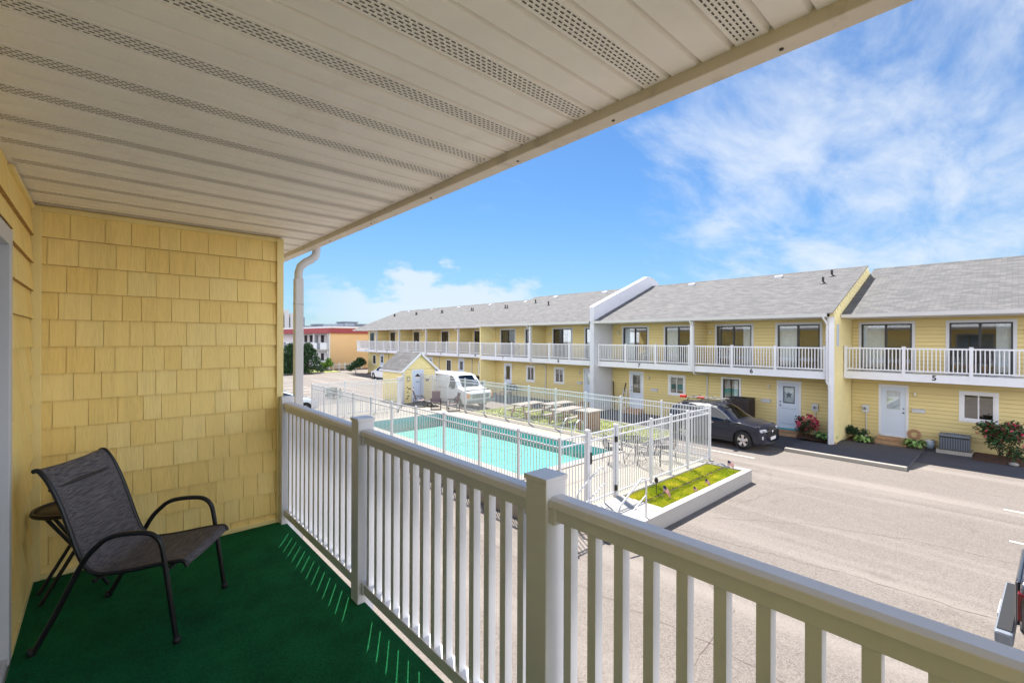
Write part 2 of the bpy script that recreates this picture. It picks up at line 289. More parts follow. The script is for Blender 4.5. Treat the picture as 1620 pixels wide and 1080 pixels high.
# ------------------------------------------------------------------ mesh helper
class MB:
    def __init__(s): s.v = []; s.f = []; s.mi = []; s.sm = []
    def add(s, vs, fs, mi=0, smooth=False):
        o = len(s.v); s.v += [tuple(v) for v in vs]
        for f in fs: s.f.append(tuple(i+o for i in f)); s.mi.append(mi); s.sm.append(smooth)
        return s
    def box(s, x0, x1, y0, y1, z0, z1, mi=0):
        if x0 > x1: x0, x1 = x1, x0
        if y0 > y1: y0, y1 = y1, y0
        vs = [(x0, y0, z0), (x1, y0, z0), (x1, y1, z0), (x0, y1, z0), (x0, y0, z1), (x1, y0, z1), (x1, y1, z1), (x0, y1, z1)]
        return s.add(vs, [(3, 2, 1, 0), (4, 5, 6, 7), (0, 1, 5, 4), (1, 2, 6, 5), (2, 3, 7, 6), (3, 0, 4, 7)], mi)
    def obox(s, c, ax, ay, az, mi=0):   # oriented box: centre + half-axis vectors
        c, ax, ay, az = map(Vector, (c, ax, ay, az))
        vs = [c+a*ax+b*ay+d*az for d in (-1, 1) for (a, b) in ((-1, -1), (1, -1), (1, 1), (-1, 1))]
        return s.add(vs, [(3, 2, 1, 0), (4, 5, 6, 7), (0, 1, 5, 4), (1, 2, 6, 5), (2, 3, 7, 6), (3, 0, 4, 7)], mi)
    def bar(s, a, b, w, h=None, mi=0, up=(0, 0, 1)):
        a, b = Vector(a), Vector(b); h = h or w; d = (b-a); ln = d.length; d.normalize()
        u = Vector(up); r = d.cross(u)
        if r.length < 1e-4: r = d.cross(Vector((0, 1, 0)))
        r.normalize(); u = r.cross(d)
        return s.obox((a+b)/2, d*ln/2, r*w/2, u*h/2, mi)
    def prism(s, pts, axis, a, b, mi=0):   # polygon in the plane normal to axis ('x','y','z'), extruded a..b
        n = len(pts)
        def P(p, t): return {'x': (t, p[0], p[1]), 'y': (p[0], t, p[1]), 'z': (p[0], p[1], t)}[axis]
        vs = [P(p, a) for p in pts]+[P(p, b) for p in pts]
        fs = [tuple(range(n)), tuple(range(2*n-1, n-1, -1))]+[(i, i+n, (i+1) % n+n, (i+1) % n) for i in range(n)]
        return s.add(vs, fs, mi)
    def tube(s, pts, r, n=8, mi=0, closed=False, radii=None):
        P = [Vector(p) for p in pts]; k = len(P); rings = []; up = Vector((0, 0, 1)); prev = None
        for i, p in enumerate(P):
            if closed: d = P[(i+1) % k]-P[i-1]
            else: d = P[min(i+1, k-1)]-P[max(i-1, 0)]
            d.normalize()
            if prev is None:
                a = d.cross(up)
                if a.length < .05: a = d.cross(Vector((1, 0, 0)))
            else: a = prev-d*prev.dot(d)
            a.normalize(); prev = a; b = d.cross(a); rr = radii[i] if radii else r
            rings.append([p+(a*cos(2*pi*j/n)+b*sin(2*pi*j/n))*rr for j in range(n)])
        vs = [v for g in rings for v in g]; fs = []
        for i in range(k if closed else k-1):
            i2 = (i+1) % k
            for j in range(n): fs.append((i*n+j, i*n+(j+1) % n, i2*n+(j+1) % n, i2*n+j))
        s.add(vs, fs, mi, True)
        if not closed:
            s.add(rings[0], [tuple(range(n-1, -1, -1))], mi); s.add(rings[-1], [tuple(range(n))], mi)
        return s
    def lathe(s, prof, c=(0, 0, 0), n=16, mi=0, axis='z', smooth=True):
        vs = []; k = len(prof)
        for (r, z) in prof:
            for j in range(n):
                a = 2*pi*j/n
                if axis == 'z': vs.append((c[0]+r*cos(a), c[1]+r*sin(a), c[2]+z))
                elif axis == 'x': vs.append((c[0]+z, c[1]+r*cos(a), c[2]+r*sin(a)))
                else: vs.append((c[0]+r*cos(a), c[1]+z, c[2]+r*sin(a)))
        fs = [(i*n+j, i*n+(j+1) % n, (i+1)*n+(j+1) % n, (i+1)*n+j) for i in range(k-1) for j in range(n)]
        return s.add(vs, fs, mi, smooth)
    def build(s, name, m, parent=None, bevel=0, loc=None):
        me = bpy.data.meshes.new(name)
        vs = s.v
        if loc: vs = [(x-loc[0], y-loc[1], z-loc[2]) for x, y, z in vs]
        me.from_pydata(vs, [], s.f)
        for mm in (m if isinstance(m, list) else [m]): me.materials.append(M[mm] if isinstance(mm, str) else mm)
        me.polygons.foreach_set('material_index', s.mi); me.polygons.foreach_set('use_smooth', s.sm); me.update()
        o = bpy.data.objects.new(name, me); C.objects.link(o)
        if loc: o.location = loc
        if parent:
            o.parent = parent
            # vertices are given in world space unless loc given: cancel the parent's transform
            if not loc: o.matrix_parent_inverse = Matrix.Translation(-parent.location) if parent.type == 'EMPTY' and parent.rotation_euler.z == 0 else Matrix.Identity(4)
        if bevel:
            b = o.modifiers.new('bevel', 'BEVEL'); b.width = bevel; b.segments = 2; b.limit_method = 'ANGLE'
        return o
def tag(o, label, cat, group=None):
    o['label'] = label; o['category'] = cat
    if group: o['group'] = group
    return o
def struct(o, kind='structure'): o['kind'] = kind; return o
def thing(name, label, cat, loc=(0, 0, 0), group=None):
    o = bpy.data.objects.new(name, None); C.objects.link(o); o.location = loc; o.empty_display_size = .2
    return tag(o, label, cat, group)
def dup(root, loc, rotz, label=None):
    def cp(o, par):
        c = o.copy(); C.objects.link(c)
        if par: c.parent = par; c.matrix_parent_inverse = o.matrix_parent_inverse.copy()
        for ch in list(o.children): cp(ch, c)
        return c
    r = cp(root, None); r.location = loc; r.rotation_euler = (0, 0, rotz)
    if label: r['label'] = label
    return r
def textmesh(name, txt, size, mtl, parent, matrix, ext=.004):
    cu = bpy.data.curves.new(name, 'FONT'); cu.body = txt; cu.size = size; cu.extrude = ext; cu.offset = size*.03; cu.align_x = 'CENTER'; cu.align_y = 'CENTER'
    t = bpy.data.objects.new(name, cu); C.objects.link(t); bpy.context.view_layer.update()
    me = bpy.data.meshes.new_from_object(t); bpy.data.objects.remove(t)
    me.materials.clear(); me.materials.append(M[mtl]); me.transform(matrix)
    o = bpy.data.objects.new(name, me); C.objects.link(o)
    if parent: o.parent = parent; o.matrix_parent_inverse = Matrix.Translation(-parent.location)
    return o
def face_minus_x(x, y, z):   # text facing -X, reading towards -Y (viewer to the west)
    return Matrix.Translation((x, y, z)) @ Matrix(((0, 0, -1, 0), (-1, 0, 0, 0), (0, 1, 0, 0), (0, 0, 0, 1)))

# siding on a plane: axis 'x' (wall at x=c facing sgn*x, spans y) or 'y'
def lap(mb, axis, c, sgn, u0, u1, z0, z1, holes=(), h=.155, proud=.032, mi=0):
    z = z0
    while z < z1-1e-6:
        zt = min(z+h, z1)
        cuts = sorted({z, zt} | {q for hh in holes for q in (hh[2], hh[3]) if z < q < zt})
        for a, b in zip(cuts[:-1], cuts[1:]):
            mid = (a+b)/2; seg = [(u0, u1)]
            for (h0, h1, hz0, hz1) in holes:
                if hz0 < mid < hz1:
                    ns = []
                    for (p, q) in seg:
                        if h1 <= p or h0 >= q: ns.append((p, q)); continue
                        if h0 > p: ns.append((p, h0))
                        if h1 < q: ns.append((h1, q))
                    seg = ns
            fa = 1-(a-z)/h; fb = 1-(b-z)/h
            for (p, q) in seg:
                def P(u, zz, pr): return (c+sgn*pr, u, zz) if axis == 'x' else (u, c+sgn*pr, zz)
                vs = [P(p, a, proud*fa), P(q, a, proud*fa), P(q, b, proud*fb), P(p, b, proud*fb), P(p, a, 0), P(q, a, 0)]
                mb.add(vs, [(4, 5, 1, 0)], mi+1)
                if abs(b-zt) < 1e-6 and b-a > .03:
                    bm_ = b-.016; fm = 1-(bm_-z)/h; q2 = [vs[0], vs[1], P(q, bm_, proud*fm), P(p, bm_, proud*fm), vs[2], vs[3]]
                    mb.add(q2, [(0, 1, 2, 3)], mi); mb.add(q2, [(3, 2, 4, 5)], mi+1)  # top band of the course carries the painted lap shade
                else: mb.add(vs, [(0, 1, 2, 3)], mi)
        z = zt
def shingles(mb, axis, c, sgn, u0, u1, z0, z1, exp=.178, rnd=None, proud=.021):
    rnd = rnd or random
    k = 0; z = z1; prev = []
    while z > z0+.01:
        zb = max(z-exp, z0); u = u0-rnd.random()*.1; cur = []
        while u < u1-.002:
            for _ in range(12):
                wdt = rnd.choice((.105, .125, .14, .15, .16, .175, .19))
                if all(abs(u+wdt-q) > .028 for q in prev): break
            cur.append(u+wdt)
            a, b = max(u, u0), min(u+wdt-.003, u1); u += wdt
            if b-a < .006: continue
            pr = proud+rnd.uniform(-.0006, .0008); zz = zb+rnd.uniform(-.0006, .0006)
            def P(uu, q, d): return (c+sgn*d, uu, q) if axis == 'x' else (uu, c+sgn*d, q)
            vs = [P(a, zz, pr), P(b, zz, pr), P(b, z, .003), P(a, z, .003), P(a, zz, 0), P(b, zz, 0), P(b, z, 0), P(a, z, 0)]
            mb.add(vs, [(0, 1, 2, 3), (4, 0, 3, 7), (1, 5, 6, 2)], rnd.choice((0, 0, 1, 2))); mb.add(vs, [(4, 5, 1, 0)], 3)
        z -= exp; k += 1; prev = cur

def leaves(mb, c, rad, n, size, mi=0, surf=.55, flat=0):
    for _ in range(n):
        th = random.uniform(0, 2*pi); ph = math.acos(random.uniform(-1, 1)); r = random.uniform(surf, 1)
        p = Vector((c[0]+rad[0]*r*sin(ph)*cos(th), c[1]+rad[1]*r*sin(ph)*sin(th), c[2]+rad[2]*r*cos(ph)))
        a = Vector((random.uniform(-1, 1), random.uniform(-1, 1), random.uniform(-1, 1))).normalized()
        b = a.cross(Vector((random.uniform(-1, 1), random.uniform(-1, 1), random.uniform(-1, 1)))).normalized()
        s = size*random.uniform(.6, 1.3); m = mi if isinstance(mi, int) else random.choice(mi)
        mb.add([p-a*s, p-b*s*.45, p+a*s, p+b*s*.45], [(0, 1, 2, 3)], m)

# ================================================================== THE SETTING
PX0, PX1, PY0, PY1 = 9.0, 13.45, 9.6, 20.5      # pool
def ringsheet(name, X0, X1, Y0, Y1, z, m, kind='structure', hole=(PX0, PX1, PY0, PY1)):
    mb = MB(); a, b, c, d = hole
    vs = [(X0, Y0, z), (X1, Y0, z), (X1, Y1, z), (X0, Y1, z), (a, c, z), (b, c, z), (b, d, z), (a, d, z)]
    mb.add(vs, [(0, 1, 5, 4), (1, 2, 6, 5), (2, 3, 7, 6), (3, 0, 4, 7)])
    o = mb.build(name, m); o['kind'] = kind; return o
ringsheet('parking_lot', -500, 500, -500, 700, 0, 'asphalt', hole=(PX0-.3, PX1+.3, PY0-.3, PY1+.3))
# raised pool deck: top ring + sides
DZ = .33
mb = MB(); a, b, c, d = PX0, PX1, PY0, PY1; X0, X1, Y0, Y1 = 7.4, 15.05, 6.72, 27.6
vs = [(X0, Y0, DZ), (X1, Y0, DZ), (X1, Y1, DZ), (X0, Y1, DZ), (a, c, DZ), (b, c, DZ), (b, d, DZ), (a, d, DZ)]
mb.add(vs, [(0, 1, 5, 4), (1, 2, 6, 5), (2, 3, 7, 6), (3, 0, 4, 7)])
for (p, q) in (((X0, Y0), (X1, Y0)), ((X1, Y0), (X1, Y1)), ((X1, Y1), (X0, Y1)), ((X0, Y1), (X0, Y0))):
    mb.add([(p[0], p[1], -.02), (q[0], q[1], -.02), (q[0], q[1], DZ), (p[0], p[1], DZ)], [(0, 1, 2, 3)])
struct(mb.build('pool_deck', 'concrete'))
# deck joints
mb = MB()
for y in (8.2, 21.6, 23.6): mb.box(X0+.02, X1-.02, y, y+.012, DZ+.002, DZ+.004)
for x in (8.95, 13.6): mb.box(x, x+.012, 7.0, 21.5, DZ+.002, DZ+.004) if x > 13.5 else None
struct(mb.build('deck_joints', 'crack'))
# pool
pool = thing('swimming_pool', 'rectangular turquoise swimming pool sunk in the pale concrete deck', 'swimming pool', ((a+b)/2, (c+d)/2, 0))
mb = MB(); zb = -.14
mb.add([(a, c, zb), (b, c, zb), (b, d, zb-.14), (a, d, zb-.14)], [(0, 1, 2, 3)])
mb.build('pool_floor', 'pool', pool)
mb = MB()
for pts in ([(9.6, 12.2), (10.6, 12.9), (11.9, 12.7), (13.1, 13.6)], [(9.3, 15.4), (10.4, 15.2), (11.2, 16.1), (12.8, 16.0)], [(10.1, 10.2), (10.3, 11.4), (11.2, 11.9)], [(9.5, 18.4), (11.3, 18.0), (12.2, 18.8)], [(11.9, 12.7), (12.0, 14.4), (11.2, 16.1)]):
    P = []
    for (p, q) in zip(pts[:-1], pts[1:]):
        for k in range(8): P.append((p[0]+(q[0]-p[0])*k/8+random.uniform(-.05, .05), p[1]+(q[1]-p[1])*k/8+random.uniform(-.05, .05)))
    for (p, q) in zip(P[:-1], P[1:]): zf = -.135-.14*(p[1]-c)/(d-c); mb.bar((p[0], p[1], zf), (q[0], q[1], zf-.14*(q[1]-p[1])/(d-c)), .022, .006)
fc_ = mb.build('floor_cracks', 'tower2', pool); fc_['kind'] = 'stuff'
mb = MB(); mb.box(a+.001, a+1.3, c+.001, c+.4, -.2, .05); mb.build('pool_step', 'pool', pool)
mb = MB()
for (p, q) in (((a, c), (b, c)), ((b, c), (b, d)), ((b, d), (a, d)), ((a, d), (a, c))):
    mb.add([(p[0], p[1], -1.45), (q[0], q[1], -1.45), (q[0], q[1], .03), (p[0], p[1], .03)], [(0, 1, 2, 3)])
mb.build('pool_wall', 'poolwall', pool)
mb = MB()
for (p, q) in (((a, c), (b, c)), ((b, c), (b, d)), ((b, d), (a, d)), ((a, d), (a, c))):
    mb.add([(p[0], p[1], .03), (q[0], q[1], .03), (q[0], q[1], DZ), (p[0], p[1], DZ)], [(0, 1, 2, 3)])
mb.build('tile_band', 'tile', pool)
mb = MB(); g = .32; z0, z1 = DZ+.004, DZ+.035
for q in ((a-g, b+g, c-g, c+.03), (a-g, b+g, d-.03, d+g), (a-g, a+.03, c+.03, d-.03), (b-.03, b+g, c+.03, d-.03)): mb.box(q[0], q[1], q[2], q[3], z0, z1)
mb.build('coping', 'kerb', pool, bevel=.01)
mb = MB(); mb.add([(a, c, .19), (b, c, .19), (b, d, .19), (a, d, .19)], [(0, 1, 2, 3)])
mb.build('pool_water', 'water', pool)
# pool ladder rails
lad = thing('pool_ladder', 'pair of bent steel grab rails at the far edge of the pool', 'ladder', (13.5, 11.6, DZ))
for yy in (11.35, 11.95):
    mb = MB(); mb.tube([(13.95, yy, DZ), (13.95, yy, 1.0), (13.86, yy, 1.15), (13.7, yy, 1.18), (13.5, yy, 1.05), (13.3, yy, .6), (13.25, yy, -.13)], .022, 8); mb.build('grab_rail', 'steel', lad)

# planter + landing + steps
pl = thing('raised_planter', 'low white walled planter bed beside the pool fence', 'planter', (12, 6, 0))
gx0, gx1, gy0, gy1 = 9.75, 14.38, 5.56, 6.66
mb = MB(); zt = .37
mb.box(8.7, 14.62, 5.38, gy0, 0, zt); mb.box(gx1, 14.62, gy0, 6.715, 0, zt); mb.box(gx0, gx1, gy1, 6.715, 0, zt); mb.box(8.7, gx0, gy0, 6.715, 0, zt)
mb.build('planter_wall', 'wallc', pl, bevel=.012)
mb = MB(); mb.add([(gx0, gy0, .30), (gx1, gy0, .30), (gx1, gy1, .30), (gx0, gy1, .30)], [(0, 1, 2, 3)]); mb.build('soil', 'soil', pl)
st = thing('entry_steps', 'white concrete steps climbing to the pool gate landing', 'steps', (8.3, 6, 0))
for i, (x0, x1, h) in enumerate(((8.36, 8.69, .247), (8.02, 8.36, .123))):
    mb = MB(); mb.box(x0, x1, 5.5, 6.7, 0, h); mb.build('step', 'wallc', st, bevel=.008)
for i, yy in enumerate((5.5, 6.62)):
    hr = thing('stair_handrail', ['white tube handrail on the parking lot side of the pool steps', 'white tube handrail on the fence side of the pool steps'][i], 'handrail', (8.9, yy, zt))
    mb = MB(); mb.tube([(8.95, yy, zt), (8.95, yy, 1.16), (8.88, yy, 1.24), (8.75, yy, 1.26), (8.65, yy, 1.2), (7.98, yy, .86), (7.94, yy, .78), (7.94, yy, 0)], .02, 8); mb.build('rail_tube', 'fencew', hr)
    mb = MB(); mb.tube([(8.93, yy, .85), (7.96, yy, .42)], .014, 8); mb.build('mid_rail', 'fencew', hr)
def blades(name, x0, x1, y0, y1, z, n, h, m, skip=None, kind='stuff', wd=.006):
    mb = MB()
    for _ in range(n):
        x = random.uniform(x0, x1); y = random.uniform(y0, y1)
        if skip and skip(x, y): continue
        a = random.uniform(0, pi); hh = h*random.uniform(.5, 1.3); dx, dy = cos(a)*wd, sin(a)*wd
        lx, ly = random.uniform(-.6, .6)*hh, random.uniform(-.6, .6)*hh
        mb.add([(x-dx, y-dy, z), (x+dx, y+dy, z), (x+lx, y+ly, z+hh)], [(0, 1, 2)])
    o = mb.build(name, m); o['kind'] = kind; return o
def seam(x, y):
    if abs(y-6.14) < .04+.012*sin(9*x): return True
    if y > 6.14: return any(abs(x-q-.05*(y-6.3)) < .026 for q in (11.0, 12.15, 13.3))
    return any(abs(x-q) < .022 for q in (10.6, 12.9))
blades('sod_grass', gx0+.01, gx1-.01, gy0+.01, gy1-.01, .30, 52000, .04, 'grass', seam)

# lawn beyond the pool
mb = MB(); mb.box(15.1, 19.35, 10.2, 21.2, -.02, .08); struct(mb.build('lawn', 'lawn'))
blades('lawn_grass', 15.15, 19.3, 10.25, 21.1, .08, 16000, .07, 'lawn', wd=.012)
mb = MB(); mb.box(19.35, 19.5, 10.05, 21.2, 0, .12); mb.box(15.1, 19.35, 10.05, 10.2, 0, .12); struct(mb.build('lawn_kerb', 'kerb', bevel=.01))

# parking paint, kerbs, cracks
mb = MB()
for (x, y0, y1) in ((17.62, 3.9+2.5, 9.6), (17.1, -5, .25), (14.5, -5, .12), (11.9, -5, .1)): mb.box(x-.05, x+.05, y0, y1, .001, .005)
for (y, x0, x1) in ((39.5, 9, 13.2), (37.4, 9, 13.3), (34.8, 8.6, 12.5), (31.1, 7.8, 11.6), (42.2, 9, 13.5), (45, 9, 13.8)): mb.box(x0, x1, y-.06, y+.06, .001, .005)
for (x) in (20.9, 23.4): mb.box(x-.05, x+.05, 46, 51, .001, .005)
struct(mb.build('parking_lines', 'paint'))
mb = MB(); mb.box(19.62, 19.80, 2.45, 6.05, 0, .13); struct(mb.build('kerb', 'kerb', bevel=.015))
mb = MB(); mb.box(19.81, 23.2, 2.45, 5.0, .004, .10); mb.box(19.81, 21.7, 5.0, 6.05, .004, .10); mb.box(21.35, 24.79, -8, 2.45, .002, .006); mb.box(20.0, 23.2, 6.06, 16.7, .002, .006); mb.box(20.0, 23.2, 17.1, 28.0, .002, .006); struct(mb.build('walk_shadow', 'walk_shadow'))  # flush dark strips paint the row's shadow on asphalt; raised boxes are walk
mb = MB()
def crack(pts, wd):
    P = [];
    for (p, q) in zip(pts[:-1], pts[1:]):
        k = max(2, int((Vector(q)-Vector(p)).length/.18))
        for i in range(k): P.append(Vector(p).lerp(Vector(q), i/k)+Vector((random.uniform(-.04, .04), random.uniform(-.04, .04))))
    P.append(Vector(pts[-1]))
    for i in range(len(P)-1):
        d = (P[i+1]-P[i]).normalized(); nrm = Vector((-d.y, d.x))*wd*random.uniform(.3, 1)
        mb.add([(*(P[i]-nrm), .002), (*(P[i+1]-nrm), .002), (*(P[i+1]+nrm), .002), (*(P[i]+nrm), .002)], [(0, 1, 2, 3)])
for pts in ([(16.2, -3), (15.9, 2.2), (15.3, 4.1)], [(13.2, -2), (13.0, 1.5), (12.3, 3.2), (11.0, 4.9)], [(10.3, -1.5), (10.2, 2), (9.7, 5.2)], [(18.6, -3), (18.4, 1.0)],
            [(9.0, 5.2), (7.5, 3.0), (4.4, 2.8), (2.5, 2.9)], [(6.3, -2), (6.4, 2.6), (6.0, 8), (6.2, 15)], [(15.3, 4.1), (14.4, 4.6), (12.3, 4.9)], [(12, 28), (12.2, 36), (12, 55)], [(18, 24), (17.6, 45)], [(3, 30), (20, 31.5)], [(3, 45), (22, 47)]):
    crack(pts, .011)
struct(mb.build('pavement_cracks', 'crack'))

# ================================================================== NEAR BALCONY
FZ = 2.72; CZ = 5.16; WX = -.35; WY = 4.25
near = thing('balcony_building', 'yellow shingled beach motel wing with covered balcony seen from inside', 'building', (-4, 0, 0))
rs = random.Random(3)
mb = MB(); shingles(mb, 'y', WY, -1, WX+.05, 1.105, FZ+.04, CZ-.03, rnd=rs)
mb.box(WX, 1.13, WY+.001, WY+.14, 0, CZ)
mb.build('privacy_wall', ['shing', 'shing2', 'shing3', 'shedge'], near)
mb = MB(); mb.box(WX+.004, WX+.052, WY-.035, WY-.0005, FZ+.012, CZ-.012); mb.box(1.100, 1.152, WY-.035, WY+.16, FZ+.012, CZ-.012)
mb.box(WX+.052, 1.100, WY-.028, WY-.0005, CZ-.042, CZ-.010); mb.box(WX+.052, 1.100, WY-.032, WY-.0005, FZ+.012, FZ+.045)
mb.build('corner_trim', 'trim', near, bevel=.003)
mb = MB(); shingles(mb, 'x', WX, 1, 3.305, WY-.04, FZ+.04, CZ-.03, rnd=rs); shingles(mb, 'x', WX, 1, -6, 3.305, 4.83, CZ-.03, rnd=rs)
mb.box(-8, WX-.001, 3.305, 30, 0, CZ+.3); mb.box(-8, WX-.001, -6, 3.305, 4.83, CZ+.3); mb.box(-8, WX-.001, -6, 1.2, 0, 4.83); mb.box(-8, -3.5, 1.2, 3.305, 0, 4.83); mb.box(-3.5, WX-.001, 1.2, 3.305, 0, FZ-.1)
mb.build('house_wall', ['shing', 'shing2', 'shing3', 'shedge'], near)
for za, zb_ in ((FZ+.012, FZ+.045), (CZ-.04, CZ-.012)): mb = MB(); mb.box(WX, WX+.022, 3.305, WY-.04, za, zb_); mb.build('wall_trim', 'trim', near)
mb = MB(); mb.box(WX-.1, WX+.02, 3.22, 3.30, FZ+.012, 4.82); mb.box(WX-.1, WX+.02, 1.21, 3.22, 4.74, 4.82); mb.box(WX-.1, WX+.035, 1.21, 1.29, FZ+.012, 4.74); mb.box(WX-.1, WX+.015, 1.29, 3.22, FZ+.012, FZ+.05)
df = mb.build('sliding_door_frame', 'gutter', near, bevel=.004)
mb = MB(); mb.box(WX-.07, WX-.06, 1.29, 3.27, FZ+.05, 4.74); mb.build('pane', 'glass', df)
mb = MB()
for s_ in range(3): mb.box(-.9, -.89, 1.25+.7*s_, 1.85+.7*s_, FZ, 4.8)
mb.build('curtain', 'curtain', df)
# slab
mb = MB(); mb.box(WX, 1.168, -6, 30, FZ-.28, FZ-.001); near_slab = mb.build('floor_slab', 'white', near)
# soffit with V grooves and vent slots
mb = MB(); pts = []
y = -6.0; p = .3048/3
base = .87 % .3048
segs = []
k0 = int((-6-base)/p)
for k in range(k0, int(14/p)):
    y0 = base+k*p; pts += [(y0, CZ+.016), (y0+.009, CZ), (y0+p-.009, CZ), (y0+p-.0001, CZ+.016)]
n = len(pts)
vs = [(WX, q[0], q[1]) for q in pts]+[(1.385, q[0], q[1]) for q in pts]
mb.add(vs, [(i, i+1, i+1+n, i+n) for i in range(n-1)])
sof = mb.build('soffit', 'soffit', near)
mb = MB()
for k in range(k0, int(6/p)):
    if (k % 3) != 2: continue
    yc = base+k*p+p/2
    if yc < -1.0 or yc > 5.0: continue
    for j in range(5):
        yy = yc+(j-2)*.0135; x = -.33+(j % 2)*.011
        while x < 1.36:
            mb.add([(x, yy-.0022, CZ-.0012), (x, yy+.0022, CZ-.0012), (x+.0135, yy+.0022, CZ-.0012), (x+.0135, yy-.0022, CZ-.0012)], [(0, 1, 2, 3)]); x += .022
vs_ = mb.build('vent_slots', 'slot', sof); vs_['kind'] = 'stuff'
mb = MB(); mb.box(-8, 1.385, -6, 30, CZ+.03, CZ+.42); mb.build('roof_deck', 'white', near)
mb = MB(); mb.box(1.385, 1.462, -6, 30, CZ-.038, CZ+.2)
fa = mb.build('fascia', 'fascia', near, bevel=.005)
mb = MB()
for y in (.45, 1.02, 1.55, 2.3, 3.1, 3.9): mb.lathe([(0.0001, -.003), (.006, -.003), (.006, 0)], (1.425, y, CZ-.038), 8)
mb.build('nail_heads', 'slot', fa)
mb = MB(); mb.prism([(1.463, CZ+.055), (1.57, CZ+.055), (1.68, CZ+.11), (1.72, CZ+.17), (1.463, CZ+.17)], 'y', -6, 30); mb.build('gutter', 'gutter', near)
mb = MB(); yb = 4.44
mb.tube([(1.50, yb, CZ+.06), (1.50, yb, CZ-.03), (1.49, yb, CZ-.085), (1.45, yb, CZ-.125), (1.40, yb, CZ-.155), (1.355, yb, CZ-.20), (1.34, yb, CZ-.26), (1.34, yb, CZ-.33)], .036, 12)
ds = mb.build('downspout_elbow', 'gutter', near)
mb = MB(); mb.box(1.302, 1.378, yb-.034, yb+.034, .15, CZ-.31)
for zz in (4.6, 3.4): mb.box(1.298, 1.382, yb-.038, yb+.038, zz, zz+.02)
mb.build('downspout', 'gutter', near, bevel=.01)

cp_ = MB(); cp_.box(WX+.022, 1.165, -5.9, WY-.033, FZ, FZ+.011); tag(cp_.build('carpet', 'carpet'), 'dark green turf carpet covering the near balcony floor', 'carpet')

# near railing
rail = thing('balcony_railing', 'white vinyl railing of the near balcony, olive in its own shade', 'railing', (1.17, 1, FZ))
POST = [-.46, 1.07, 2.60]
def seg(ya, yb_, name='top_rail'):
    mb = MB(); mb.prism([(1.128, 3.728), (1.134, 3.752), (1.150, 3.760), (1.195, 3.760), (1.211, 3.752), (1.217, 3.728)], 'y', ya, yb_); mb.box(1.143, 1.202, ya, yb_, 3.682, 3.7278); mb.build('top_rail', 'white_rail', rail, bevel=.002)
    mb = MB(); mb.box(1.145, 1.200, ya, yb_, 2.792, 2.852); mb.build('bottom_rail', 'white_rail', rail, bevel=.003)
b0 = MB(); b0.box(1.155, 1.190, -.016, .016, 2.845, 3.690); bobj = None
for (ya, yb_) in ((-.36, 1.07), (1.17, 2.60), (2.70, 4.14)):
    seg(ya, yb_)
    k = 0
    y = (0.995-.1*12) if ya < 0 else ya+.045
    ys = []
    if ya < 0: ys = [1.005-.101*i for i in range(13)]
    else: ys = [ya+.065+.1005*i for i in range(14)]
    for y in ys:
        if not bobj:
            bobj = b0.build('baluster', 'white_rail', rail, loc=(0, 0, 0)); o = bobj; o.matrix_parent_inverse = Matrix.Translation(-rail.location)
        else:
            o = bobj.copy(); C.objects.link(o); o.parent = rail; o.matrix_parent_inverse = bobj.matrix_parent_inverse.copy()
        o.location = (0, y, 0)
for y in POST+[4.14]:
    mb = MB(); x0, x1 = (1.12, 1.22); yw = .1 if y < 4 else .07
    mb.box(x0, x1, y, y+yw, FZ-.1, 3.806); po = mb.build('post', 'white_rail', rail, bevel=.004)
    mb = MB(); mb.box(x0-.005, x1+.005, y-.005, y+yw+.005 if y < 4 else y+yw, 3.806, 3.824)
    if y < 4: mb.build('post_cap', 'white_rail', po, bevel=.002)
for y in (1.17, 2.70, 1.045, 2.575):    # rail brackets against the posts
    mb = MB(); mb.box(1.136, 1.209, y, y+.025, 3.668, 3.7265); mb.build('bracket', 'white_rail', rail, bevel=.003); mb = MB(); mb.box(1.139, 1.206, y, y+.025, 2.785, 2.86); mb.build('bracket', 'white_rail', rail, bevel=.003)

# ------------------------------------------------------------------ near chair
ch = thing('patio_chair', 'black framed patio chair with charcoal woven sling seat on green carpet', 'chair', (.43, 3.115, FZ+.011))
U = Vector((.546, .838, 0)); B = Vector((-.838, .546, 0)); O = Vector((.43, 3.115, FZ+.011))
def CP(s, b_, z): return O+U*s+B*b_+Vector((0, 0, z))
def smooth(pts, n=5):
    P = [Vector(p) for p in pts]; out_ = []
    for i in range(len(P)-1):
        p0, p1, p2, p3 = P[max(i-1, 0)], P[i], P[i+1], P[min(i+2, len(P)-1)]
        for k in range(n):
            t = k/n; out_.append(.5*((2*p1)+(-p0+p2)*t+(2*p0-5*p1+4*p2-p3)*t*t+(-p0+3*p1-3*p2+p3)*t**3))
    out_.append(P[-1]); return out_
for sgn in (-1, 1):
    prof = [(0, 0), (.045, .32), (.066, .47), (.083, .53), (.12, .566), (.18, .576), (.26, .572), (.315, .558), (.36, .525), (.43, .44), (.545, .2), (.65, 0)]
    mb = MB(); pts = smooth([CP(sgn*.262, b_, z) for b_, z in prof], 4)
    mb.tube(pts, .0125, 10); fr = mb.build('arm_frame', 'black', ch)
    mb = MB()
    for (b_, z) in ((0, 0), (.65, 0)):
        mb.lathe([(.0001, 0), (.017, 0), (.017, .03), (.0001, .03)], CP(sgn*.262, b_, z), 10)
    mb.build('foot_cap', 'blackp', fr)
sprof = [(-.03, .375), (-.018, .398), (.01, .405), (.10, .395), (.22, .375), (.34, .362), (.40, .37), (.445, .41), (.48, .49), (.515, .60), (.555, .72), (.60, .825), (.635, .882), (.655, .90), (.675, .896)]
sp = smooth([(0, b_, z) for b_, z in sprof], 4)
for sgn in (-1, 1):
    mb = MB(); mb.tube([CP(sgn*.226, v.y, v.z) for v in sp], .0115, 8); mb.build('sling_rail', 'black', ch)
